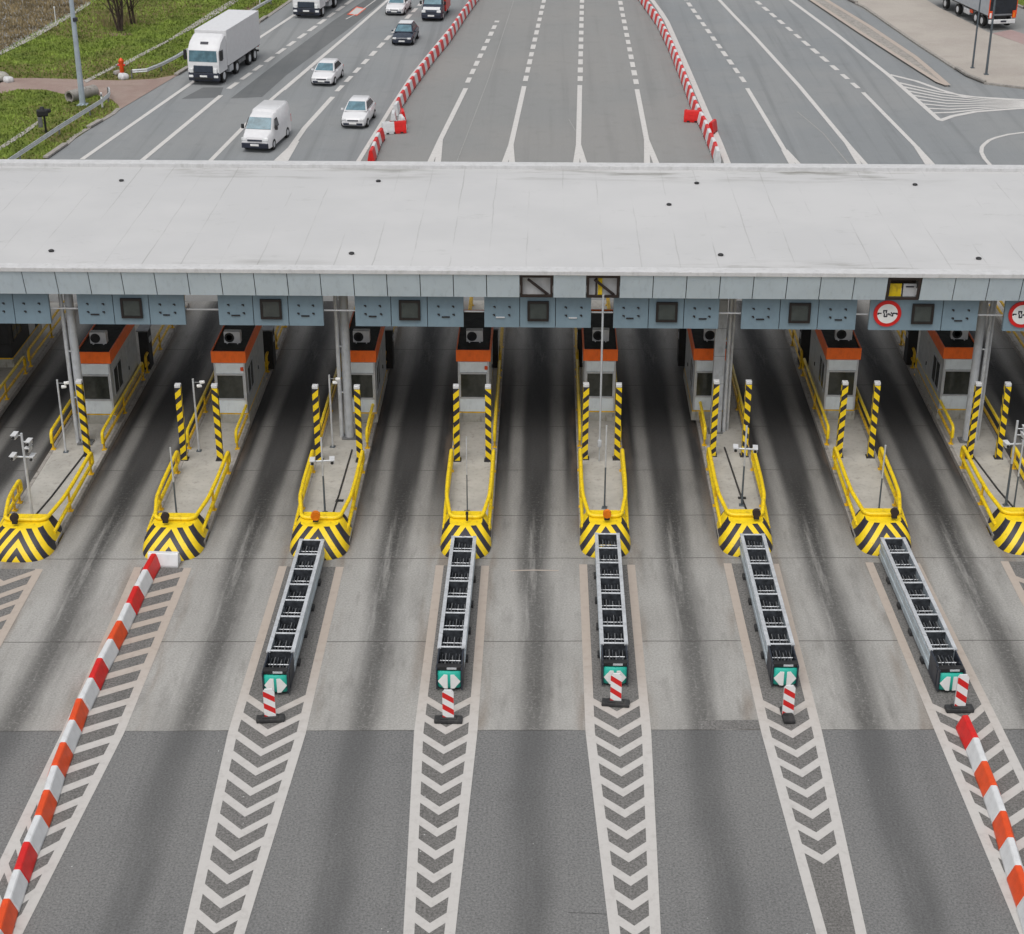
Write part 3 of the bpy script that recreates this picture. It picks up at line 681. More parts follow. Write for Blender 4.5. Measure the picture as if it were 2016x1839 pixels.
# ------------------------------------------------------------------ traffic islands
NTH = ['far left', 'first', 'second', 'third', 'fourth', 'fifth', 'sixth', 'seventh', 'eighth', 'far right']
EXTRA = ['', 'cut by the left edge', 'behind the barrier row', 'with a bright orange beacon', 'just left of centre', 'just right of centre', '', '', 'cut by the right edge', '']
def isl(i): return ('the ' + NTH[i] + ' island') if i in (0, 9) else 'the ' + NTH[i] + ' island from the left'
def nose(i, x, yt, W):
    t = thing('island_nose', 'yellow and black striped concrete nose, ' + NTH[i] + ' from the left' + (', ' + EXTRA[i] if EXTRA[i] else ''), 'bullnose', (x, yt, 0), 0, 'striped noses of the traffic islands')
    bm = bmesh.new(); uvl = bm.loops.layers.uv.new('st'); N = 28
    rows = [(0, 1.0, 1.38, 0), (.1, 1.0, 1.37, .11), (.38, .95, 1.16, .42), (.64, .83, .82, .78), (.82, .71, .5, 1.1), (.85, .64, .4, 1.2)]
    ring = []
    for z, kw, D, sv in rows:
        r = []
        r.append((Vector((-W / 2 * kw, 1.9, z)), -W / 2 * 1.0 - .75, sv))
        for k in range(N + 1):
            a = -math.pi / 2 + math.pi * k / N
            sx = math.copysign(abs(math.sin(a)) ** .68, a); cy = max(0, math.cos(a)) ** .62
            r.append((Vector((sx * W / 2 * kw, 1.15 - D * cy, z)), sx * W / 2 * 1.02, sv))
        r.append((Vector((W / 2 * kw, 1.9, z)), W / 2 + .75, sv))
        ring.append(r)
    V = [[bm.verts.new(q[0]) for q in r] for r in ring]
    for a in range(len(V) - 1):
        for k in range(len(V[0]) - 1):
            f = bm.faces.new((V[a][k], V[a][k + 1], V[a + 1][k + 1], V[a + 1][k])); f.smooth = True
            for l, (rr, kk) in zip(f.loops, ((a, k), (a, k + 1), (a + 1, k + 1), (a + 1, k))): l[uvl].uv = (ring[rr][kk][0].x, .88 * ring[rr][kk][0].z + .47 * ring[rr][kk][0].y)
    f = bm.faces.new(V[-1]); f.material_index = 1
    f = bm.faces.new([V[a][0] for a in range(len(V))] + [V[a][-1] for a in reversed(range(len(V)))]); f.material_index = 1
    me = bpy.data.meshes.new('striped_block'); bmesh.ops.recalc_face_normals(bm, faces=bm.faces); bm.to_mesh(me); bm.free(); me.materials.append(M['nose']); me.materials.append(M['yellow'])
    try: me.set_sharp_from_angle(angle=R(45))
    except Exception: pass
    o = bpy.data.objects.new('striped_block', me); C.objects.link(o); o.parent = t
    bm_ = MB(); lens = M['amber'] if i in (3, 5) else M['brown']
    bx = -.25 if i in (1, 2) else (.35 if i in (6, 7) else (-.12 if i == 3 else .05))
    if i != 4:
        bm_.box((bx, .95, 1.0), (.2, .16, .1), mi=1, bev=.02); bm_.cyl((bx, .87, 1.19), (bx, 1.03, 1.19), .17 if i == 3 else .15, n=18, mi=0)
        bm_.build('beacon', [lens, M['black']], t, smooth=True)
    else:
        bm_.cyl((bx, .95, .95), (bx, .95, 1.25), .04); bm_.box((bx, .95, 1.25), (.1, .1, .1)); bm_.build('beacon', M['brown'], t)
    return t
def bow_rail(i, x, yt, W):
    t = thing('bow_guard_rail', 'bright yellow tube rail wrapping the front of ' + isl(i), 'guard rail', (x, yt, .2), 0, 'front tube rails of the traffic islands')
    hw = W / 2 - .1; ye = 6.9; lo, up = .36, .82
    P = []
    sides = (-1, 1)
    right = [(hw, ye, lo), (hw, ye, up), (hw, 4.2, up), (hw * .96, 2.8, up), (hw * .70, 1.3, up - .1)]
    left = [(-p[0], p[1], p[2]) for p in reversed(right)]
    if i == 1: left[-1] = (-hw, 4.4, lo); left[-2] = (-hw, 4.4, up); left[-3] = (-hw, 3.6, up)
    b = MB(); b.tube(arcpath(right + left, .28, 6), .075, 10); b.build('upper_rail', M['yellow'], t, smooth=True)
    for s_ in sides:
        yy = ye if not (i == 1 and s_ < 0) else 4.4
        b = MB(); b.tube(arcpath([(s_ * hw, yy, lo), (s_ * (hw + .01), 3, lo - .02), (s_ * (hw - .02), 1.2, lo - .1)], .4, 5), .072, 10); b.build('lower_rail', M['yellow'], t, smooth=True)
        for y in (yy - .35, 3.4):
            b = MB(); b.cyl((s_ * hw, y, .01), (s_ * hw, y, up), .05); b.box((s_ * hw, y, .02), (.2, .2, .03)); b.build('post', M['yellow_old'], t)
    return t
def side_rail(x, y0, y1, lab, yt):
    t = thing('side_guard_rail', lab, 'guard rail', (x, y0, .2), 0, 'side tube rails along the booths')
    L = y1 - y0; lo, up = .34, .82
    b = MB(); b.tube(arcpath([(0, L, lo), (0, L, up), (0, 0, up), (0, 0, lo)], .25, 5), .062, 8); b.build('upper_rail', M['yellow'] if y0 < 64 else M['yellow_old'], t, smooth=True)
    b = MB(); b.tube([(0, .02, lo), (0, L * .5, lo), (0, L - .02, lo)], .058, 8); b.build('lower_rail', M['yellow_old'], t, smooth=True)
    n = max(2, int(L / 2.6) + 1)
    for k in range(n):
        y = .12 + (L - .24) * k / (n - 1); b = MB(); b.cyl((0, y, .0), (0, y, up), .045); b.box((0, y, .015), (.18, .18, .03)); b.build('post', M['yellow_old'], t)
    return t
POSTS = {1: [.48], 2: [-.97, .47], 3: [-.86, .77], 4: [-.65, .6], 5: [-.62, .66], 6: [-.6, .66], 7: [-.57, .69], 8: [-.52, .63]}
POSTY = {1: 61.2, 2: 60.9, 3: 60.9, 4: 61.04, 5: 61.3, 6: 61.7, 7: 61.7, 8: 61.7}
def island(i):
    x, W = IX[i], IW[i]; yt = tip(x)
    t = thing('traffic_island', 'raised grey concrete slab of ' + isl(i), 'traffic island', (x, yt, 0), 0, 'concrete traffic islands between the lanes')
    b = MB(); y0 = 1.5 if 0 < i < 9 else 9
    b.box((0, (y0 + 26) / 2, .1), (W - .3, 26 - y0, .2)); b.build('slab', M['kerb_slab'], t)
    b = MB()
    for s_ in (-1, 1): b.box((s_ * (W / 2 - .075), (y0 + 26) / 2 - .3, .105), (.15, 26.6 - y0, .212), bev=.02)
    b.build('kerb', M['kerb'], t)
    if i in (1, 3, 6, 8):
        b = MB(); xs = {1: (.1, .55), 3: (.2, .35), 6: (.35, -.05), 8: (-.35, .6)}[i]
        if i == 1: xs = (-.3, .35)
        if i == 8: xs = (.35, -.45)
        b.tube([(xs[0], 1.9, .22), ((xs[0] + xs[1]) / 2, 4.6, .22), (xs[1], 8.6, .22)], .035, 6); b.build('dark_line', M['rubber'], t)  # thin dark line laid diagonally along the slab
    b = MB(); b.box((.2 if i > 4 else .35, 4.1, .207), (.3, .18, .02)); 
    if i in (3, 6): b.build('drain_grate', M['black'], t)
    else: b.bm.free()
M['kerb_slab'] = simple('island_concrete', (.40, .385, .35), .85, var=.1, scale=1.1, dirt=((.17, .155, .14), .45))
def striped_post_mesh(sg):
    bm = bmesh.new(); uvl = bm.loops.layers.uv.new('st'); h, s_ = 3.1, .115
    c = [(-s_, -s_), (s_, -s_), (s_, s_), (-s_, s_)]
    acc = 0
    for k in range(4):
        a, d = c[k], c[(k + 1) % 4]
        f = bm.faces.new([bm.verts.new((a[0], a[1], 0)), bm.verts.new((d[0], d[1], 0)), bm.verts.new((d[0], d[1], h)), bm.verts.new((a[0], a[1], h))])
        for l, uv in zip(f.loops, ((acc, 0), (acc + 2 * s_, 0), (acc + 2 * s_, h), (acc, h))): l[uvl].uv = (uv[0] * sg, uv[1])
        acc += 2 * s_
    bmesh.ops.remove_doubles(bm, verts=bm.verts, dist=.0005)
    me = bpy.data.meshes.new('shaft'); bm.to_mesh(me); bm.free(); me.materials.append(M['post']); return me
SHAFT, SHAFT2 = striped_post_mesh(1), striped_post_mesh(-1)
b = MB(); b.box((0, 0, 0), (.235, .235, .14), bev=.03); _cap = b.build('cap', M['white'])
b = MB(); b.box((0, 0, .015), (.34, .34, .03)); b.cyl((.12, .12, .03), (.12, .12, .06), .02); b.cyl((-.12, -.12, .03), (-.12, -.12, .06), .02); _foot = b.build('foot_plate', M['rubber'])
CAPM, FOOTM = _cap.data, _foot.data; bpy.data.objects.remove(_cap); bpy.data.objects.remove(_foot)
def mesh_part(name, me, parent, loc=(0, 0, 0)):
    o = bpy.data.objects.new(name, me); C.objects.link(o); o.parent = parent; o.location = loc; return o
for i in range(10):
    x, W = IX[i], IW[i]; yt = tip(x); island(i)
    if 0 < i < 9:
        nose(i, x, yt, W); bow_rail(i, x, yt, W)
        for k, dx in enumerate(POSTS[i]):
            side = '' if len(POSTS[i]) == 1 else (', left of its pair' if k == 0 else ', right of its pair')
            t = thing('striped_post', 'tall striped post on ' + isl(i) + side, 'striped post', (x + dx, POSTY[i], .2), random.uniform(-.03, .03), 'yellow and black height posts')
            mesh_part('shaft', SHAFT if (dx > 0) else SHAFT2, t, (0, 0, .02)); mesh_part('cap', CAPM, t, (0, 0, 3.19)); mesh_part('foot_plate', FOOTM, t)
    hw = W / 2 - .12
    for s_, sn in ((-1, 'left'), (1, 'right')):
        nmn = sn + ' edge of ' + isl(i)
        if i in (0, 9):
            side_rail(x + s_ * hw, yt + 11, yt + 17, 'nearer yellow tube rail on the ' + nmn, yt); side_rail(x + s_ * hw, yt + 17.6, yt + 25, 'farther yellow tube rail on the ' + nmn, yt); continue
        L = 15.8
        side_rail(x + s_ * hw, yt + 8.7, yt + 16.2, 'yellow tube rail beside the booth, ' + nmn, yt)
        side_rail(x + s_ * hw, yt + 16.8, yt + 25.4, 'dusty yellow tube rail behind the booth, ' + nmn, yt)

# ------------------------------------------------------------------ toll booths
def booth(dark=False):
    t = thing('toll_booth', '', 'toll booth', (0, 0, .2), 0, 'toll booths on the traffic islands')
    W, D = 1.28, 4.6
    if dark: W = 1.2
    wf = M['booth'] if not dark else M['black']
    b = MB(); b.box((0, D / 2, .2), (W + .08, D + .05, .4), bev=.02); b.box((0, D / 2, .43), (W + .02, D + .01, .06), mi=1); b.build('plinth', [M['plinth'], M['yellow_old']], t)
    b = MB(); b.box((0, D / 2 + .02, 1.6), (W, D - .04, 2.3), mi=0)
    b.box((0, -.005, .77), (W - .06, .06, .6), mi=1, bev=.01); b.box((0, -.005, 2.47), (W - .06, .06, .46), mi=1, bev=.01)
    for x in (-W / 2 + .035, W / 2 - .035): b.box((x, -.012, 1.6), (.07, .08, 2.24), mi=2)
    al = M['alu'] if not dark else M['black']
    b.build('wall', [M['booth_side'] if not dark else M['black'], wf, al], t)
    b = MB(); b.box((0, .0, 1.66), (W - .14, .05, 1.1)); wn = b.build('front_window', M['glass'] if not dark else M['black'], t)
    b = MB()
    for z in (1.1, 2.2): b.box((0, -.02, z), (W - .1, .08, .07))
    for x in (-W / 2 + .09, W / 2 - .09): b.box((x, -.02, 1.65), (.05, .08, 1.1))
    b.build('frame', al, wn)
    for s_ in (-1, 1):
        b = MB(); b.box((s_ * (W / 2 + .004), 1.05, 1.7), (.03, 1.3, 1.1)); sw = b.build('side_window', M['glass'], t)
        b = MB()
        for y in (.4, 1.05, 1.7): b.box((s_ * (W / 2 + .014), y, 1.7), (.03, .05, 1.14))
        for z in (1.12, 2.28): b.box((s_ * (W / 2 + .014), 1.05, z), (.03, 1.36, .05))
        b.build('frame', al, sw)
        b = MB(); b.box((s_ * (W / 2 + .005), 3.2, 1.4), (.02, .9, 1.8)); dr = b.build('door', M['booth_side'], t)
        b = MB(); b.box((s_ * (W / 2 + .03), 2.85, 1.35), (.04, .05, .16)); b.build('handle', M['black'], dr)
    b = MB()
    h = .5 if not dark else .16
    zb = 2.73
    b.box((0, -.04, zb + h / 2), (W + .14, .05, h)); b.box((0, D + .04, zb + h / 2), (W + .14, .05, h))
    for s_ in (-1, 1): b.box((s_ * (W / 2 + .045), D / 2, zb + h / 2), (.05, D + .03, h))
    b.build('roof_band', M['orange'], t)
    b = MB(); b.box((0, D / 2, zb + h / 2 - .02), (W + .04, D + .03, h - .08)); b.build('roof', M['tar'], t)
    return t
def ac_unit():
    t = thing('air_conditioner', '', 'air conditioner', (0, 0, 0), 0, 'air conditioners on the booth roofs')
    b = MB(); b.box((0, .18, .33), (.8, .36, .58), bev=.03); b.box((-.25, .18, .02), (.06, .4, .04)); b.box((.25, .18, .02), (.06, .4, .04)); b.build('casing', M['white'], t)
    b = MB(); b.cyl((-.13, .0, .33), (-.13, -.02, .33), .24, n=20)
    for k in range(3): b.cyl((-.13, -.02, .33), (-.13, -.025, .33), .08 + .06 * k, n=20)
    b.build('fan_grille', M['black'], t); return t
B0 = booth(); A0 = ac_unit()
BX = {1: -18.47, 2: -12.95, 3: -7.62, 4: -2.93, 5: 2.29, 6: 6.83, 7: 12.3, 8: 17.12}
BN = {1: 'first from the left', 2: 'second from the left', 3: 'third from the left', 4: 'fourth from the left', 5: 'fifth from the left', 6: 'sixth from the left, half hidden by a column', 7: 'seventh from the left', 8: 'rightmost of the eight'}
for i in range(1, 9):
    t = B0 if i == 1 else copy_tree(B0); a = A0 if i == 1 else copy_tree(A0)
    y = tip(BX[i]) + 11.35
    t.location = (BX[i], y, .2); t['label'] = 'grey toll booth with orange roof band, ' + BN[i]
    a.scale = (.86, .86, .86); a.location = (BX[i] + (.02 if i not in (6, 7, 8) else .12), y + .9, 3.38); a.rotation_euler.z = random.uniform(-.06, .06); a['label'] = 'white air conditioner on the toll booth roof ' + BN[i].split(',')[0]
    if i in (2, 4):
        b = MB(); b.box((.52, -.05, 2.45), (.13, .06, .16), bev=.02); b.build('warning_lamp', M['red_orange'], t)
db = booth(True); db.location = (-24.45, 70.3, .2); db['label'] = 'black fronted toll booth with a thin orange band at the far left under the canopy'
def cabinet():
    t = thing('ticket_machine', '', 'ticket machine', (0, 0, .2), 0, 'dark ticket machines behind the booths')
    b = MB(); b.box((0, 0, .9), (.42, .7, 1.8), bev=.03); b.build('housing', M['black'], t)
    b = MB(); b.box((0, -.02, 1.88), (.52, .9, .06), bev=.02); b.build('hood', M['galv_dark'], t)
    b = MB(); b.box((.22, 0, 1.35), (.02, .3, .25)); b.box((-.22, 0, 1.35), (.02, .3, .25)); b.build('panel', M['galv'], t); return t
K0 = cabinet(); first = True
for i in (1, 2, 3, 4, 5, 6, 7, 8):
    t = K0 if first else copy_tree(K0); first = False
    s_ = 1 if i < 5 else -1
    t.location = (BX[i] + s_ * .62, tip(IX[i]) + 17.6, .2); t['label'] = 'dark ticket machine behind the toll booth ' + BN[i].split(',')[0].replace('rightmost of the eight', 'furthest right')

# ------------------------------------------------------------------ masts and thin poles on the islands
def mast(u, v, h, lab, cams, r=.045, name='camera_mast', dark=0):
    p = G(u, v, .2)
    t = thing(name, lab, 'camera mast' if cams else 'pole', (p.x, p.y, .2), random.uniform(-.2, .2), 'thin masts on the islands')
    b = MB(); b.cyl((0, 0, 0), (0, 0, h * .5 if dark else h), r, r * .85, 10, mi=1 if dark else 0)
    if dark: b.cyl((0, 0, h * .5), (0, 0, h), r * .9, r * .9, 10)
    b.box((0, 0, .015), (.2, .2, .03), mi=1); b.build('pole', [M['galv'], M['dark_pole']], t, smooth=True)
    if cams:
        if cams > 1:
            b = MB(); b.cyl((-.42, 0, h - .95), (.42, 0, h - .95), .035); b.build('cross_arm', M['galv'], t)
        for k, (dx, dz) in enumerate([(-.36, -.9), (.36, -.9), (.3, -.3), (.26, -.55), (-.2, -.06)][:cams]):
            b = MB(); b.box((dx, -.12, h + dz), (.15, .34, .16), bev=.03); b.box((dx, -.14, h + dz + .1), (.19, .4, .02)); c_ = b.build('camera', M['white'], t)
            if dz > -.8:
                b = MB(); b.cyl((0, 0, h + dz - .02), (dx, -.05, h + dz - .02), .02, n=6); b.build('bracket', M['galv'], t)
            b = MB(); b.cyl((dx, -.3, h + dz), (dx, -.33, h + dz), .055, n=12); b.build('lens', M['black'], c_)
    return t
mast(65, 1022, 3.5, 'grey mast carrying a cluster of white cameras on the leftmost island', 5, .055)
mast(130, 890, 3.15, 'thin white pole beside the leftmost pair of grey pipes', 0, name='thin_pole')
mast(392, 888, 3.15, 'thin white pole in front of the second toll booth from the left', 0, name='thin_pole')
mast(655, 880, 3.15, 'thin white pole left of the white column of the third booth', 0, name='thin_pole')
mast(348, 1015, 2.8, 'thin pole, dark below and pale above, on the second island from the left', 0, .035, 'thin_pole', 1)
mast(640, 1010, 3.1, 'dark mast with two white cameras on the third island from the left', 2, .04, dark=1)
mast(920, 1008, 3.1, 'thin dark rod standing in the fourth island from the left', 0, .025, 'thin_pole', 1)
mast(1190, 1000, 3.4, 'thin pole, dark below and pale above, on the fifth island from the left', 0, .035, 'thin_pole', 1)
mast(1460, 995, 3.3, 'dark mast with two white cameras on the sixth island from the left', 2, .04, dark=1)
mast(1730, 1005, 2.7, 'thin pole, dark below and pale above, on the seventh island from the left', 0, .035, 'thin_pole', 1)
mast(1980, 995, 3.5, 'grey mast with white cameras on the rightmost striped nose island', 4, .05, dark=1)
mast(1995, 1006, 2.9, 'second thin pole at the right edge beside the camera mast', 0, .035, 'thin_pole', 1)
for t in [o for o in bpy.data.objects if o.get('label', '').startswith('thin white pole')]:      # small sensors near the pole tops
    b = MB(); b.cyl((0, 0, 3.0), (.34, 0, 3.0), .015, n=6); b.build('bracket', M['galv_dark'], t)
    for dx, dz in ((.36, .02), (.24, -.14)):
        b = MB(); b.box((dx, -.02, 3.0 + dz), (.2, .14, .1), rz=.3, bev=.03); b.build('sensor', M['white_ref'], t)

# ------------------------------------------------------------------ crash cushions
def crash_cushion():
    t = thing('crash_cushion', '', 'crash cushion', (0, 0, 0), 0, 'steel crash cushions in front of the noses')
    L = 8.6; n = 8; st = L / n; H = .82; hw = .385
    for s_ in (-1, 1):
        b = MB(); b.box((s_ * hw, st + (L - st) / 2, .45), (.05, L - st, .72), mi=0)
        b.box((s_ * (hw + .02), st + (L - st) / 2, .30), (.05, L - st, .10), bev=.02); b.box((s_ * (hw + .02), st + (L - st) / 2, .62), (.05, L - st, .10), bev=.02)
        b.box((s_ * hw, st + (L - st) / 2, H + .01), (.12, L - st, .05), mi=1)
        b.build('side_panel', [M['cush_side'], M['galv']], t)
    for s_ in (-1, 1):
        b = MB(); b.box((s_ * hw, st / 2 - .05, .45), (.05, st + .15, .76), bev=.02); b.box((s_ * (hw + .01), .2, .45), (.06, .2, .6)); b.build('front_panel', M['cush_navy'], t)
    for k in range(n + 1):
        b = MB(); y = .12 + (L - .15) * k / n
        b.cyl((-hw, y, H), (hw, y, H), .032, n=8)
        if k: b.box((0, y, .42), (hw * 2 - .06, .04, .72), mi=1)
        b.build('diaphragm', [M['galv'], M['cush_in']], t)
    b = MB(); rr = random.Random(5)
    b.box((0, L / 2, .06), (hw * 2 - .06, L - .1, .08), mi=0)
    for k in range(n):
        y = .12 + (L - .15) * (k + .5) / n
        b.cyl((-hw + .06, y, .64), (hw - .06, y, .64), .02, mi=1)
        for j in range(6): b.box((-hw + .12 + j * .106, y + rr.uniform(-.02, .1), .4), (.025, .62, .5 + rr.uniform(-.05, .05)), mi=2 if j % 2 else 0)
        b.cyl((-.2, y - .2, .1), (-.2, y - .2, .5), .13, n=12, mi=0); b.cyl((.2, y + .22, .1), (.2, y + .22, .46), .13, n=12, mi=0)
    b.build('absorber', [M['cush_in'], M['galv'], M['galv_dark']], t)
    b = MB(); ring = []
    for z, d, wv in ((.08, .0, .37), (.16, -.06, .39), (.62, -.08, .4), (.70, -.02, .39)):
        ring.append([(-wv, .1, z), (-wv, d + .05, z), (-wv * .8, d - .02, z), (0, d - .06, z), (wv * .8, d - .02, z), (wv, d + .05, z), (wv, .1, z)])
    b.loft(ring); b.build('nose_cover', M['teal'], t, smooth=True)
    b = MB(); b.box((0, .05, .79), (.78, .2, .16), bev=.04); b.box((.08, -.06, .8), (.3, .02, .06), mi=1); b.build('nose_cap', [M['black'], M['galv']], t)
    for s_ in (-1, 1):
        b = MB(); y = -.145
        P = [(.045, .62), (.16, .62), (.35, .36), (.16, .12), (.045, .12)]
        def yy(x): return -.148 + max(0, (x - .05)) * .12
        b.loft([[(s_ * x, yy(x) + d, z) for x, z in P] for d in (0, .03)]); b.build('arrow', M['white_ref'], t)
    for k in range(1, 5):
        for s_ in (-1, 1):
            b = MB(); b.box((s_ * (hw + .03), L * k / 5, .06), (.16, .3, .12)); b.build('skid_foot', M['rubber'], t)
    return t
Q0 = crash_cushion()
CU = [(545, 1366, 610, 1080, 'third'), (885, 1358, 912, 1072, 'fourth'), (1210, 1350, 1196, 1065, 'fifth'), (1543, 1352, 1483, 1062, 'sixth'), (1868, 1362, 1762, 1072, 'seventh')]
CL = ['leftmost crash cushion', 'second crash cushion from the left', 'middle crash cushion', 'fourth crash cushion from the left', 'rightmost crash cushion']
for k, (u, v, u2, v2, l) in enumerate(CU):
    t = Q0 if k == 0 else copy_tree(Q0)
    a = G(u, v); e = G(u2, v2, .8)
    t.location = (a.x, a.y, .016); t.rotation_euler.z = -math.atan2(e.x - a.x, e.y - a.y)
    t['label'] = 'open steel crash cushion with teal arrowed front at the ' + l + ' nose from the left'

# ------------------------------------------------------------------ delineator posts
def delineator(kind):
    t = thing('delineator', '', 'delineator', (0, 0, 0), 0, 'red and white delineator posts')
    bm = bmesh.new(); uvl = bm.loops.layers.uv.new('st'); hw, h = .17, 1.08
    out = [(-hw, .1), (hw, .1), (hw, h - .08), (hw - .06, h), (-hw + .06, h), (-hw, h - .08)]
    for y, rev in ((-.035, False), (.035, True)):
        vs = [bm.verts.new((x, y, z)) for x, z in out]
        f = bm.faces.new(vs if not rev else list(reversed(vs)))
        for l in f.loops: l[uvl].uv = (l.vert.co.x, l.vert.co.z + .06)
    bm.verts.ensure_lookup_table()
    for k in range(6):
        a, b_ = k, (k + 1) % 6
        f = bm.faces.new((bm.verts[b_], bm.verts[a], bm.verts[6 + a], bm.verts[6 + b_])); f.material_index = 1
        for l in f.loops: l[uvl].uv = (0, 0)
    me = bpy.data.meshes.new('blade'); bm.to_mesh(me); bm.free(); me.materials.append(M['blade']); me.materials.append(M['white_plastic'])
    o = mesh_part('blade', me, t)
    b = MB(); b.box((0, 0, .06), (.86 if kind != 2 else .36, .32 if kind != 2 else .8, .12), bev=.04); b.box((0, 0, .13), (.5 if kind != 2 else .3, .22, .06), bev=.03)
    b.build('base', M['rubber'], t); return t
for k, (u, v, rz, kind, l) in enumerate([(531, 1419, .12, 0, 'leftmost crash cushion'), (881, 1421, 0, 0, 'second crash cushion from the left'), (1210, 1388, -.1, 0, 'middle crash cushion, its base slightly turned'),
                                         (1550, 1412, .05, 2, 'fourth crash cushion from the left'), (1888, 1400, .05, 0, 'rightmost crash cushion, next to the red barrier')]):
    t = delineator(kind); p = G(u, v); t.location = (p.x + (.03 if k < 3 else 0), p.y, .017); t.rotation_euler.z = rz; t.scale.z = 1.2 if k == 4 else 1.04
    t['label'] = 'red and white striped delineator before the ' + l

# ------------------------------------------------------------------ red and white barrier rows
def barrier_mesh(L, low=False):
    b = MB(); prof = [(-.22, 0), (-.22, .2), (-.12, .72), (-.09, .8), (.09, .8), (.12, .72), (.22, .2), (.22, 0)]
    if low: prof = [(-.25, 0), (-.25, .07), (-.1, .44), (-.07, .47), (.07, .47), (.1, .44), (.25, .07), (.25, 0)]
    e = .03
    b.loft([[(x * .93, -L / 2 + .0, z * .985 + .004) for x, z in prof], [(x, -L / 2 + e, z) for x, z in prof], [(x, L / 2 - e, z) for x, z in prof], [(x * .93, L / 2, z * .985 + .004) for x, z in prof]])
    b.box((0, 0, .25), (.02, L + .06, .25))
    if low:
        for y in (-.3, .3): b.box((0, y, .467), (.06, .22, .02), bev=.006)
        return b
    for s_ in (-1, 1):
        for y in (-.26, .26): b.box((s_ * .2, y, .06), (.06, .2, .09), mi=1)
        b.box((s_ * .118, 0, .5), (.1, .5, .07), mi=0, bev=.02)
    for y in (-L / 2 + .12, L / 2 - .12): b.cyl((0, y, .79), (0, y, .83), .05, n=10)
    return b
BM = {}
for nm_, mt in (('red', 'red'), ('orange', 'red_orange'), ('white', 'white_plastic')):
    o = barrier_mesh(1.14).build('traffic_barrier', [M[mt], M['black']], smooth=False); BM[nm_] = o.data; bpy.data.objects.remove(o)
    o = barrier_mesh(1.14, True).build('traffic_barrier', M[mt], smooth=False); BM['low_' + nm_] = o.data; bpy.data.objects.remove(o)
def ms(d): return d
def barrier_row(path, per, kinds, rowlab, group, low=''):
    P = path; acc = 0; pts = []
    seg = [(P[k + 1] - P[k]).length for k in range(len(P) - 1)]; T = sum(seg)
    def at(s_):
        for k, l in enumerate(seg):
            if s_ <= l or k == len(seg) - 1: return P[k].lerp(P[k + 1], s_ / l), (P[k + 1] - P[k]).normalized()
            s_ -= l
    n = int(T / per); cnt = {}
    for k in range(n):
        p, d = at((k + .5) * per); kd = kinds(k)
        if kd is None: continue
        o = bpy.data.objects.new('traffic_barrier', BM[low + kd]); C.objects.link(o)
        o.location = (p.x, p.y, .017); o.rotation_euler.z = math.atan2(-d.x, d.y) + random.uniform(-.035, .035); o.scale = (1, per / 1.14, 1)
        cname = 'white' if kd == 'white' else 'red'
        cnt[cname] = cnt.get(cname, 0) + 1
        shade = {'white': 'white', 'red': 'red', 'orange': 'orange-red'}[kd]
        tag(o, shade + ' barrier, ' + ORD[cnt[cname] - 1] + ' ' + cname + ' one ' + rowlab, 'traffic barrier', group)
L_ = [G(292, 1131), G(260, 1194), G(225, 1264), G(187, 1341), G(147, 1424), G(114, 1513), G(80, 1615), G(38, 1726), G(2, 1832), G(-30, 1930)]
L_ = [p + Vector((.06, .1, 0)) for p in L_]
s0 = L_[0] + (L_[0] - L_[1]).normalized() * .55; L_ = [s0] + L_
reds = ['red', 'red', 'orange', 'red', 'orange', 'orange', 'orange', 'red', 'orange', 'red', 'orange']
barrier_row(L_, 1.152, lambda k: reds[(k // 2) % 11] if k % 2 == 0 else 'white', 'in the left foreground row, counted from the nose', 'barriers in the left foreground row', 'low_')
o = bpy.data.objects.new('traffic_barrier', BM['low_white']); C.objects.link(o); p = G(324, 1111); o.location = (p.x, p.y, .017); o.rotation_euler.z = R(88); o.scale = (1, .95, 1)
tag(o, 'white plastic barrier set crosswise against the second striped nose from the left', 'traffic barrier', 'barriers in the left foreground row')
Rp = [G(1902, 1440), G(1938, 1527), G(1975, 1630), G(2007, 1742), G(2050, 1880)]; Rp = [p + Vector((-.03, .2, 0)) for p in Rp]
Rp = [Rp[0] - (Rp[0] - Rp[1]).normalized() * .05] + Rp[1:]
reds2 = ['red', 'orange', 'orange', 'orange', 'red']
barrier_row(Rp, 1.165, lambda k: reds2[(k // 2) % 5] if k % 2 == 0 else 'white', 'in the right foreground row, counted from the cushion', 'barriers in the right foreground row', 'low_')
FL = [G(731, 322), G(745.5, 284), G(757, 268)]
barrier_row(FL, 1.15, lambda k: 'white' if k % 2 else 'red', 'near the canopy, below the gap in the left row', 'barriers in the left row behind the canopy')
FL2 = [G(779, 229), G(787, 211), G(806, 182), G(813, 172), G(847, 125), G(881, 84), G(915, 33), G(938, 1), G(946, -10)]
barrier_row(FL2, 1.1, lambda k: 'red' if k % 2 else 'white', 'up the left far row, counted from its gap', 'barriers in the left row behind the canopy')
FR = [G(1413, 322), G(1406.7, 305), G(1395, 279), G(1385.6, 256), G(1376.5, 238), G(1368, 220), G(1359, 196), G(1342, 151), G(1320, 98), G(1298, 53), G(1262, 2), G(1252, -12)]
barrier_row(FR, 1.12, lambda k: 'red' if k % 2 else 'white', 'up the right far row, counted from the canopy', 'barriers in the right row behind the canopy')
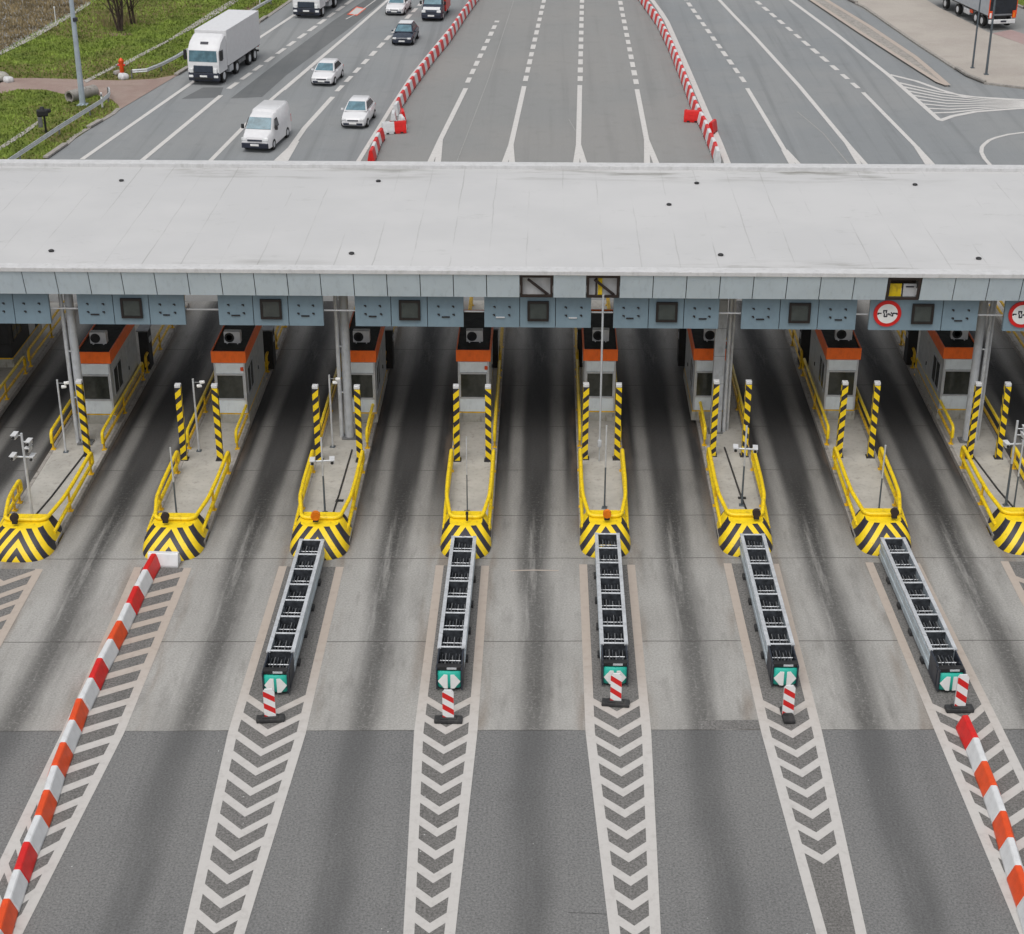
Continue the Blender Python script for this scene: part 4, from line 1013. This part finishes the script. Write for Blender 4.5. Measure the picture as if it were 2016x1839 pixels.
for (u, v, rz, kd, l, g) in [(769, 263, -68, 'white', 'white barrier knocked askew at the gap in the left row', 'left'), (783, 262, -78, 'red', 'red barrier knocked askew beside the white one at the gap in the left row', 'left'), (792, 252, 15, 'white', 'white barrier standing out of line at the gap in the left row', 'left'),
                             (793, 240, 8, 'red', 'red barrier pushed furthest out of line at the gap in the left row', 'left'), (775, 243, 4, 'white', 'white barrier leaning back to the left row above the gap', 'left'), (1363, 240, 80, 'red', 'single red barrier sticking out to the left of the right row', 'right'), (1402, 262, -20, 'red', 'single red barrier lying on the white edge line beyond the right row', 'right')]:
    o = bpy.data.objects.new('traffic_barrier', BM[kd]); C.objects.link(o); p = G(u, v); o.location = (p.x, p.y, .017); o.rotation_euler.z = R(rz)
    tag(o, l, 'traffic barrier', 'displaced barriers behind the canopy')

# ------------------------------------------------------------------ vehicles
def wheel(t, x, y, r, w_, rim='galv'):
    b = MB(); b.cyl((x - w_ / 2, y, r), (x + w_ / 2, y, r), r, n=20); wh = b.build('wheel', M['tyre'], t, smooth=True)
    s_ = 1 if x > 0 else -1
    b = MB(); b.cyl((x + s_ * (w_ / 2 - .01), y, r), (x + s_ * (w_ / 2 + .012), y, r), r * .62, r * .5, 14); b.build('rim', M[rim], wh)
def ring_car(y, hw, zb, zs, zt):
    h = [(hw * .9, zb), (hw, zb + (zs - zb) * .3), (hw, zb + (zs - zb) * .75), (hw * .94, zs), (hw * .6, zt - (zt - zs) * .15), (0, zt)]
    return [(-x, y, z) for x, z in h] + [(x, y, z) for x, z in reversed(h[:-1])]
def car(label, paint, L=4.1, W=1.76, H=1.5, dark=False, hood=None):
    t = thing('car', label, 'car', (0, 0, 0), 0, 'cars queuing on the left carriageway'); k = W / 1.76; s_ = L / 4.1; hc = H / 1.5
    st = [(0, .66, .28, .5, .56), (.06, .76, .22, .6, .66), (.3, .83, .2, .68, .76), (.95, .87, .2, .8, .9), (1.2, .88, .2, .86, .95), (3.3, .88, .2, .9, .98), (3.85, .85, .22, .92, .99), (4.06, .78, .3, .86, .9), (4.1, .7, .36, .7, .74)]
    b = MB(); b.loft([ring_car(y * s_, hw * k, zb, zs * hc, zt * hc) for y, hw, zb, zs, zt in st])
    gb = [(.78, 1.02, .93), (.60, 1.78, 1.44), (.60, 3.2, 1.46), (.72, 3.92, .95)]   # glasshouse corners: half width, y, z
    rings = []
    for sx in (-1, -.86, .86, 1): rings.append([(sx * hw * k * (1 if abs(sx) < 1 else 1), y * s_, (z - (.05 if abs(sx) == 1 and z > 1 else 0)) * hc) for hw, y, z in gb])
    b.loft(rings); body = b.build('body', paint, t, smooth=True)
    def plate(name, pts, mat, off):
        c_ = [Vector(p) for p in pts]; n = (c_[1] - c_[0]).cross(c_[2] - c_[0]).normalized(); n = n if n.dot(Vector(off)) > 0 else -n
        b = MB(); b.loft([[p + n * .004 for p in c_], [p + n * .02 for p in c_]]); return b.build(name, mat, t)
    a_, d_ = gb[0], gb[1]
    def P(sx, f, q0, q1): return (sx * k * (q0[0] + (q1[0] - q0[0]) * f), s_ * (q0[1] + (q1[1] - q0[1]) * f), hc * (q0[2] + (q1[2] - q0[2]) * f))
    plate('windscreen', [P(-.9, .08, a_, d_), P(.9, .08, a_, d_), P(.88, .9, a_, d_), P(-.88, .9, a_, d_)], M['carglass'], (0, -1, .5))
    plate('rear_window', [P(-.85, .1, gb[3], gb[2]), P(.85, .1, gb[3], gb[2]), P(.85, .85, gb[3], gb[2]), P(-.85, .85, gb[3], gb[2])], M['sideglass'], (0, 1, .5))
    for sx in (-1, 1):
        def Q(y, f): 
            hw = .775 + (.6 - .775) * f; return (sx * hw * k * 1.0, y * s_, (.95 + .44 * f) * hc)
        plate('side_window', [Q(1.35, .1), Q(3.55, .1), Q(3.1, .86), Q(1.9, .86)], M['sideglass'], (sx, 0, .2))
        b = MB(); b.box((sx * .6 * k, .06, .6 * hc), (.3, .16, .13), rz=sx * .25, bev=.03); b.build('headlight', M['lamp'], t)
        b = MB(); b.box((sx * .95 * k, 1.3 * s_, .98 * hc), (.18, .12, .13), bev=.03); b.build('mirror', paint, t)
        b = MB(); b.box((sx * .7 * k, 4.06 * s_, .72 * hc), (.22, .1, .2), bev=.02); b.build('tail_light', M['red'], t)
        for y in (.78, 3.3): wheel(t, sx * .8 * k, y * s_, .31, .2)
    b = MB(); b.box((0, .02, .34), (1.3 * k, .1, .16), bev=.02); b.build('bumper', M['bumper'], t)
    b = MB(); b.box((0, .0, .55 * hc), (.74 * k, .08, .07), bev=.02); b.build('grille', M['bumper'], t)
    b = MB(); b.box((0, -.035, .4), (.5, .02, .11)); b.build('number_plate', M['white_ref'], t)
    return t
def put(t, u, v, hd):
    p = G(u, v); t.location = (p.x, p.y, .012); t.rotation_euler.z = -R(hd); return t
put(car('white hatchback alone in the middle of the left carriageway, behind the van', M['carwhite'], 3.9, 1.75, 1.5), 633, 171, 6.8)
put(car('white hatchback closest to the canopy, right of the white van', M['carwhite'], 4.0, 1.78, 1.62), 695, 255, 5.5)
put(car('white saloon at the top of the view, left of the dark van', M['carwhite'], 4.2, 1.75, 1.45), 776, 32, 6)
put(car('dark car with pale roof, next to the barrier row', M['cardark'], 3.9, 1.76, 1.5), 791, 91, 5)
dk = [o for o in bpy.data.objects if o.get('label', '').startswith('dark car')][0]
b = MB(); b.box((0, 2.5 * 3.9 / 4.1, 1.49), (1.1, 1.3, .035), bev=.015); b.build('roof_panel', M['carwhite'], dk)

def van(label, paint, L=5.0, W=1.98, H=2.25, red=False):
    t = thing('van', label, 'van', (0, 0, 0), 0, 'vans on the left carriageway'); hw = W / 2
    def rg(y, w_, zb, zt, tw): return [(-w_, y, zb), (-w_, y, zb + (zt - zb) * .5), (-tw, y, zt - .1), (-tw + .1, y, zt), (tw - .1, y, zt), (tw, y, zt - .1), (w_, y, zb + (zt - zb) * .5), (w_, y, zb)]
    b = MB(); b.loft([rg(0, hw * .86, .35, .82, hw * .8), rg(.08, hw * .94, .28, .98, hw * .86), rg(.75, hw, .26, 1.2, hw * .92), rg(.85, hw, .26, 1.26, hw * .93), rg(1.62, hw, .26, H - .25, hw * .8), rg(1.9, hw, .26, H - .16, hw * .82), rg(2.3, hw, .26, H - .14, hw * .84),
                      rg(2.45, hw, .26, H, hw * .86), rg(L - .15, hw, .28, H, hw * .86), rg(L, hw * .96, .32, H - .08, hw * .84)])
    b.build('body', paint if not red else M['cardark'], t, smooth=True)
    b = MB(); b.loft([[(-hw * .84, .9, 1.31), (hw * .84, .9, 1.31), (hw * .74, 1.52, H - .33), (-hw * .74, 1.52, H - .33)], [(-hw * .84, .87, 1.33), (hw * .84, .87, 1.33), (hw * .74, 1.49, H - .31), (-hw * .74, 1.49, H - .31)]]); b.build('windscreen', M['carglass'], t)
    for s_ in (-1, 1):
        b = MB(); b.loft([[(s_ * (hw * .985 + d), 1.15, 1.32), (s_ * (hw * .985 + d), 2.2, 1.32), (s_ * (hw * .87 + d), 2.15, H - .42), (s_ * (hw * .87 + d), 1.6, H - .42)] for d in (.0, .03)]); b.build('side_window', M['sideglass'], t)
        b = MB(); b.box((s_ * hw * .72, .06, .86), (.36, .16, .2), bev=.04); b.build('headlight', M['lamp'], t)
        b = MB(); b.box((s_ * (hw + .14), 1.15, 1.4), (.2, .12, .3), bev=.04); b.build('mirror', M['black'], t)
        b = MB(); b.box((s_ * (hw - .08), L - .01, 1.1), (.12, .06, .5)); b.build('tail_light', M['red'], t)
        for y in (.95, L - 1.0): wheel(t, s_ * (hw - .1), y, .35, .22)
    b = MB(); b.box((0, .0, .46), (W * .9, .16, .34), bev=.06); b.build('bumper', M['bumper'], t)
    b = MB(); b.box((0, .0, .8), (W * .5, .12, .1), bev=.03); b.build('grille', M['bumper'], t)
    b = MB(); b.box((0, -.1, .52), (.56, .03, .13)); b.build('number_plate', M['white_ref'], t)
    if red:
        b = MB(); b.box((0, 3.6, 1.5), (W + .22, 2.9, 2.0), bev=.05); b.build('cargo_box', M['carred'], t)
        b = MB(); b.box((0, .34, 1.05), (W * .8, .5, .06), rx=.3); b.build('bonnet', M['carwhite'], t)
    return t
put(van('white panel van with a raised roof, closest vehicle to the canopy on the left', M['carwhite']), 503, 301, 8.5)
put(van('dark van with a red cargo box, top of the view by the barriers', M['cardark'], 5.2, 1.85, 2.2, True), 849, 43, 4.6)

def lorry(label, L, W, H, cabh, loaded=True, ):
    t = thing('lorry', label, 'lorry', (0, 0, 0), 0, 'lorries'); hw = W / 2; cl = 1.9
    b = MB()
    def rg(y, w_, zb, zt): return [(-w_, y, zb), (-w_, y, zt - .12), (-w_ + .12, y, zt), (w_ - .12, y, zt), (w_, y, zt - .12), (w_, y, zb)]
    b.loft([rg(0, hw * .96, .95, 1.55), rg(.05, hw, .9, 1.75), rg(.12, hw, .85, 2.55), rg(.42, hw, .85, 2.75), rg(.75, hw, .85, 3.1), rg(1.55, hw, .85, cabh), rg(cl, hw, .85, cabh)])
    b.build('cab', M['carwhite'], t, smooth=True)
    b = MB(); b.loft([[(-hw * .9, .02, 1.72), (hw * .9, .02, 1.72), (hw * .86, .1, 2.52), (-hw * .86, .1, 2.52)], [(-hw * .9, .06, 1.72), (hw * .9, .06, 1.72), (hw * .86, .14, 2.52), (-hw * .86, .14, 2.52)]]); b.build('windscreen', M['carglass'], t)
    b = MB(); b.box((0, .1, .62), (W * .98, .36, .62), bev=.08); b.box((0, -.09, .5), (W * .6, .04, .16), mi=1, bev=.02); b.build('bumper', [M['bumper'], M['black']], t)
    b = MB(); b.box((0, -.02, 1.2), (W * .62, .1, .5), bev=.05); b.build('grille', M['cardark'], t)
    b = MB(); b.box((0, -.1, .68), (.55, .03, .13)); b.build('number_plate', M['white_ref'], t)
    b = MB(); b.box((0, .62, 2.98), (.6, .06, .2), rx=-.75); b.build('roof_badge', M['navy'], t)
    for s_ in (-1, 1):
        b = MB(); b.box((s_ * hw * .76, -.04, 1.08), (.3, .14, .34), bev=.05); b.build('headlight', M['lamp'], t)
        b = MB(); b.box((s_ * hw * .8, -.08, .66), (.34, .08, .18), bev=.04); b.build('fog_light', M['lamp'], t)
        b = MB(); b.box((s_ * (hw + .18), .12, 2.2), (.22, .16, .75), bev=.05); b.build('mirror', M['black'], t)
        b = MB(); b.box((s_ * (hw + .003), .75, 2.1), (.03, .7, .72), bev=.01); b.build('side_window', M['sideglass'], t)
        wheel(t, s_ * (hw - .17), 1.15, .5, .3); wheel(t, s_ * (hw - .17), L * .42, .5, .3)
        wheel(t, s_ * (hw - .17), L - 2.7, .5, .3); wheel(t, s_ * (hw - .17), L - 1.4, .5, .3)
        b = MB(); b.box((s_ * (hw - .3), L * .3, .7), (.5, .9, .5), bev=.06); b.build('fuel_tank', M['galv'], t)
        b = MB(); b.box((s_ * (hw - .12), L * .55, .72), (.04, L * .2, .3)); b.build('side_guard', M['galv_dark'], t)
        b = MB(); b.box((s_ * (hw - .3), L - .02, .9), (.3, .06, .14)); b.build('tail_light', M['red'], t)
    b = MB(); b.box((0, L / 2 + .6, .85), (.9, L - 1.6, .3)); b.box((0, L - .1, .55), (W * .9, .1, .14)); b.build('chassis', M['black'], t)
    b = MB(); b.box((0, (cl + .15 + L) / 2, (1.05 + H) / 2), (W + .05, L - cl - .15, H - 1.05), bev=.03); b.box((0, (cl + L) / 2, 1.03), (W, L - cl - .3, .06), mi=1); b.build('cargo_box', [M['carwhite'], M['black']], t)
    return t
put(lorry('large white box lorry at the head of the left edge lane', 10.0, 2.42, 3.66, 3.45), 403, 168, 8.8)
put(lorry('white lorry at the top edge of the view, only its lower front showing', 13, 2.45, 3.9, 3.6), 604, 37, 8.2)
def trailer():
    t = thing('lorry', 'grey sided lorry seen from behind on the sandy pavement at top right', 'lorry', (0, 0, 0), 0, 'lorries'); W, L, H = 2.5, 10.5, 4.0; hw = W / 2
    b = MB(); b.box((0, L / 2 + .1, 2.5), (W, L - .6, 2.8), bev=.03); b.build('cargo_box', M['trailer_grey'], t)
    b = MB(); b.box((0, .37, 2.55), (W - .1, .1, 2.6), bev=.01); d_ = b.build('rear_door', M['trailer_dark'], t)
    b = MB()
    for s_ in (-1, 1): b.box((s_ * (hw - .02), .33, 2.5), (.06, .06, 2.75))
    b.build('marker_strip', M['red_orange'], t)
    for s_ in (-1, 1):
        b = MB(); b.box((s_ * (hw - .2), .3, 1.2), (.34, .12, .62), bev=.04); b.box((s_ * (hw - .2) - .06, .23, 1.15), (.16, .03, .4), mi=1); b.build('tail_light', [M['red_orange'], M['white_ref'] if s_ < 0 else M['amber']], t)
        for y in (1.6, 2.9, 6.8, L - .9): wheel(t, s_ * (hw - .17), y, .48, .3)
        b = MB(); b.box((s_ * (hw - .25), 4.9, .7), (.5, 1.2, .5), bev=.08); b.build('fuel_tank', M['galv'], t)
        b = MB(); b.box((s_ * (hw - .1), 4.0, .85), (.05, .6, .3)); b.build('side_guard', M['red_orange'], t)
    b = MB(); b.box((0, L / 2, .92), (1.0, L - 1, .3)); b.box((0, L / 2, 1.06), (W, L - .7, .08)); b.build('chassis', M['black'], t)
    b = MB(); b.box((0, .3, .62), (W * .94, .25, .34), bev=.05); b.box((0.1, .16, .66), (.5, .03, .14), mi=1); b.build('rear_bumper', [M['white_plastic'], M['bumper']], t)
    b = MB(); b.box((0, L + .7, 1.9), (W, 1.6, 2.6), bev=.1); b.build('cab', M['cardark'], t)
    return t
t = trailer(); a = G(1952, 62.5); e = G(1993.5, 60); c = (a + e) / 2; t.location = (c.x, c.y, .13); hd = math.atan2(G(1850, 20).x - a.x, G(1850, 20).y - a.y); t.rotation_euler.z = -hd * .75

# ------------------------------------------------------------------ verge furniture
def lamp_post(u, v, h, r, mat, lab, z0=.02, head=True, arm=1.5):
    p = G(u, v); t = thing('street_lamp', lab, 'lamp post', (p.x, p.y, z0), 0)
    b = MB(); b.cyl((0, 0, 0), (0, 0, h), r, r * .6, 8); b.box((0, 0, .03), (r * 3.2, r * 3.2, .06)); b.build('pole', mat, t)
    if head:
        b = MB(); b.tube(arcpath([(0, 0, h - .1), (0, 0, h + .35), (arm, 0, h + .5)], .3), r * .5); b.build('arm', mat, t)
        b = MB(); b.box((arm + .3, 0, h + .5), (.8, .3, .14), bev=.04); b.build('lamp_head', M['galv'], t)
    return t
t = lamp_post(163, 207, 10.5, .22, M['pole'], 'tall pale blue lamp post on the grass at the left')
b = MB(); b.box((.14, -.05, 6.0), (.3, .3, .28), bev=.06); b.build('junction_box', M['navy'], t)
t = lamp_post(1914, 137, 6.3, .085, M['dark_pole'], 'thin dark pole with a small black head, left of two on the sandy pavement', .12, False)
b = MB(); b.box((0, -.05, 6.35), (.42, .3, .16), bev=.04); b.cyl((0, -.1, 6.2), (0, -.1, 6.28), .1); b.build('lamp_head', M['black'], t)
lamp_post(1941, 150, 9, .1, M['dark_pole'], 'thin dark lamp pole, right of two on the sandy pavement', .12, True, .8)

def w_rail(path, lab, posts=True):
    t = thing('crash_barrier', lab, 'crash barrier', (0, 0, 0), 0, 'steel crash barriers along the verge')
    pr = [(0, .42), (.05, .48), (0, .55), (.05, .62), (0, .7)]
    b = MB(); n = len(path); rings = []
    for i, p in enumerate(path):
        d = (path[min(i + 1, n - 1)] - path[max(i - 1, 0)]).normalized(); q = Vector((d.y, -d.x, 0)); s_ = min(1, .25 + i * .25) if i < 3 else 1
        rings.append([p + q * (x + .02) + Vector((0, 0, z)) for x, z in pr] + [p + q * (x - .03) + Vector((0, 0, z)) for x, z in reversed(pr)])
    b.loft(rings); b.build('rail', M['galv'], t)
    acc = 0; last = None
    for i in range(0, n, 2):
        b = MB(); p = path[i]; b.box((p.x - .08, p.y, .33), (.1, .1, .66)); b.build('post', M['galv_dark'], t)
w_rail(lerp_path([(216, 190), (218, 195), (216, 202), (202, 214), (180, 228), (150, 247), (120, 266), (80, 293), (43, 318), (0, 347)], 2), 'galvanised crash barrier on the lower left verge, curled end beside the path')
w_rail(lerp_path([(262, 155), (290, 153), (320, 141), (347, 127), (420, 82), (505, 28), (550, 2), (580, -16)], 2), 'galvanised crash barrier on the verge behind the white box lorry')
p = G(202, 213); t = thing('marker_post', 'short white marker post beside the curled end of the crash barrier', 'marker post', (p.x, p.y, .02))
b = MB(); b.box((0, 0, .55), (.13, .1, 1.1), bev=.02); b.build('post', M['white_plastic'], t); b = MB(); b.box((0, -.052, .9), (.09, .012, .16)); b.build('reflector', M['black'], t)
p = G(592 - .1, 22) if False else G(590, 22)
p = G(241, 148); t = thing('fire_hydrant', 'bright red hydrant standing by the gravel drain near the path', 'hydrant', (p.x, p.y, .02))
b = MB(); b.cyl((0, 0, 0), (0, 0, .12), .22, .2, 14); b.cyl((0, 0, .12), (0, 0, .95), .16, .17, 14); b.cyl((0, 0, .95), (0, 0, 1.12), .21, .21, 14); b.cyl((0, 0, 1.12), (0, 0, 1.28), .18, .06, 14); b.build('barrel', M['red_orange'], t, smooth=True)
for s_ in (-1, 1):
    b = MB(); b.cyl((s_ * .12, 0, .75), (s_ * .28, 0, .75), .08, .08, 10); b.build('outlet', M['red'], t)
p = G(88, 262); t = thing('traffic_sensor', 'black sensor box on a short dark post in the lower left grass', 'sensor post', (p.x, p.y, .02), .3)
b = MB(); b.cyl((.1, 0, 0), (.1, 0, 1.2), .07); b.build('post', M['black'], t)
b = MB(); b.box((0, 0, 1.35), (.75, .5, .45), bev=.1); b.box((.4, .05, 1.45), (.35, .3, .25), bev=.08); b.cyl((0, 0, 1.55), (0, 0, 1.75), .2, .12); b.build('sensor_box', M['black'], t)
b = MB(); b.box((-.2, -.1, .75), (.3, .2, .7), bev=.04); b.build('cabinet', M['galv_dark'], t)
a, e = G(137, 201), G(175, 190); d_ = (e - a).normalized()
t = thing('culvert_pipe', 'grey concrete culvert pipe with a dark round mouth below the red path', 'culvert', (a.x, a.y, .0), math.atan2(-d_.x, d_.y))
b = MB(); N = 20; q = [(math.cos(2 * math.pi * k / N), math.sin(2 * math.pi * k / N)) for k in range(N)]
b.loft([[(x * .28, .9, .38 + z * .28) for x, z in q], [(x * .3, .02, .38 + z * .3) for x, z in q], [(x * .42, 0, .38 + z * .42) for x, z in q], [(x * .44, 2.6, .3 + z * .44) for x, z in q]], caps=False); b.build('pipe', M['kerb'], t, smooth=True)
b = MB(); b.cyl((0, .88, .38), (0, .9, .38), .29, n=20); b.build('mouth', M['gap'], t)
def boulder(u, v, s_, lab, mt='white'):
    bm = bmesh.new(); bmesh.ops.create_icosphere(bm, subdivisions=3, radius=s_)
    for vv in bm.verts: vv.co *= 1 + .18 * math.sin(vv.co.x * 9 / s_ * .5 + u) * math.cos(vv.co.y * 7 / s_ * .5); vv.co.z *= .75
    me = bpy.data.meshes.new('boulder'); bm.to_mesh(me); bm.free(); me.materials.append(M[mt]); o = bpy.data.objects.new('boulder', me); C.objects.link(o); p = G(u, v); o.location = (p.x, p.y, s_ * .45)
    for f in me.polygons: f.use_smooth = True
    tag(o, lab, 'boulder', 'pale boulders on the verge')
boulder(17, 162, .38, 'round white boulder at the left end of the red path'); boulder(3, 158, .55, 'wide yellowish boulder at the left edge by the red path', 'plinth'); boulder(243, 156, .4, 'flat pale boulder below the red hydrant'); boulder(232, 147, .3, 'small grey boulder left of the red hydrant', 'gravel')
for u, v, h, l in ((111, 52, 1.6, 'short pale stake on the stony field edge'), (591, 18, 1.2, 'short white stake behind the crash barrier near the second lorry')):
    p = G(u, v) if u != 591 else G(512, 10)
    b = MB(); b.cyl((0, 0, 0), (0, 0, h), .05, .05, 6); b.box((0, 0, h), (.14, .12, .12))
    o = b.build('marker_stake', M['white_plastic'], loc=(p.x, p.y, .02)); tag(o, l, 'stake')

def bare_tree(u, v, h, n, lab, seed, spread=.16):
    rr = random.Random(seed); p = G(u, v); t = thing('bare_tree', lab, 'tree', (p.x, p.y, 0), 0, 'leafless trees on the verge')
    tr = MB(); cr = MB()
    def grow(B, p0, d, L, r, lv):
        pts = [p0]; q = d.copy()
        for k in range(5):
            q = (q + Vector((rr.uniform(-.12, .12), rr.uniform(-.12, .12), rr.uniform(-.02, .08)))).normalized(); pts.append(pts[-1] + q * L / 5)
        for k in range(5): B.cyl(pts[k], pts[k + 1], r * (1 - k * .15), r * (1 - (k + 1) * .15), 6 if lv < 2 else 4)
        if lv < 3:
            for k in range(7 if lv == 0 else 5):
                f = rr.uniform(.12 if lv == 0 else .2, 1); j = min(4, int(f * 5)); q0 = pts[j].lerp(pts[j + 1], f * 5 - j)
                a = rr.uniform(0, 6.28); dd = (q * .9 + Vector((math.cos(a), math.sin(a), .25)) * .75).normalized()
                grow(cr, q0, dd, L * rr.uniform(.3, .5), r * .4, lv + 1)
    for k in range(n):
        a = 6.28 * k / n + rr.uniform(-.4, .4); d = Vector((math.cos(a) * spread, math.sin(a) * spread, 1)).normalized()
        grow(tr, Vector((math.cos(a) * .12, math.sin(a) * .12, 0)), d, h * rr.uniform(.8, 1.05), .13 * rr.uniform(.7, 1.1), 0)
    tr.build('trunk', M['bark'], t); cr.build('crown', M['bark'], t)
bare_tree(236, 62, 7, 4, 'leafless multi-stemmed tree on the grass by the top edge', 11)
bare_tree(262, 48, 6, 2, 'thinner leafless tree just right of the multi-stemmed one', 12, .06)
def shrub(u, v, lab, seed):
    rr = random.Random(seed); p = G(u, v); b = MB()
    for k in range(90):
        a = rr.uniform(0, 6.28); x, y = rr.gauss(0, .7), rr.gauss(0, .5); d = Vector((rr.uniform(-.5, .5), rr.uniform(-.5, .5), 1)).normalized(); L = rr.uniform(.7, 2.4)
        b.cyl((x, y, 0), Vector((x, y, 0)) + d * L, .014, .005, 3)
    o = b.build('shrub', M['blade_d'], loc=(p.x, p.y, .0)); tag(o, lab, 'shrub', 'thin leafless shrubs by the trees')
shrub(216, 52, 'thin twiggy shrub left of the leafless tree', 1); shrub(247, 46, 'thin twiggy shrub between the two leafless trees', 2)
p = G(2005, 752); t = thing('ticket_machine', 'grey ticket machine with a bent top at the right edge under the canopy', 'ticket machine', (22.4, 67.5, .2))
b = MB(); b.box((0, 0, .6), (.5, .5, 1.2), bev=.08); b.build('housing', M['galv_dark'], t); b = MB(); b.box((-.1, -.1, 1.35), (.6, .4, .3), rx=.5, bev=.08); b.build('hood', M['galv'], t)
b = MB(); b.box((-.15, -.28, 1.3), (.25, .04, .18), bev=.02); b.build('screen', M['white_ref'], t)
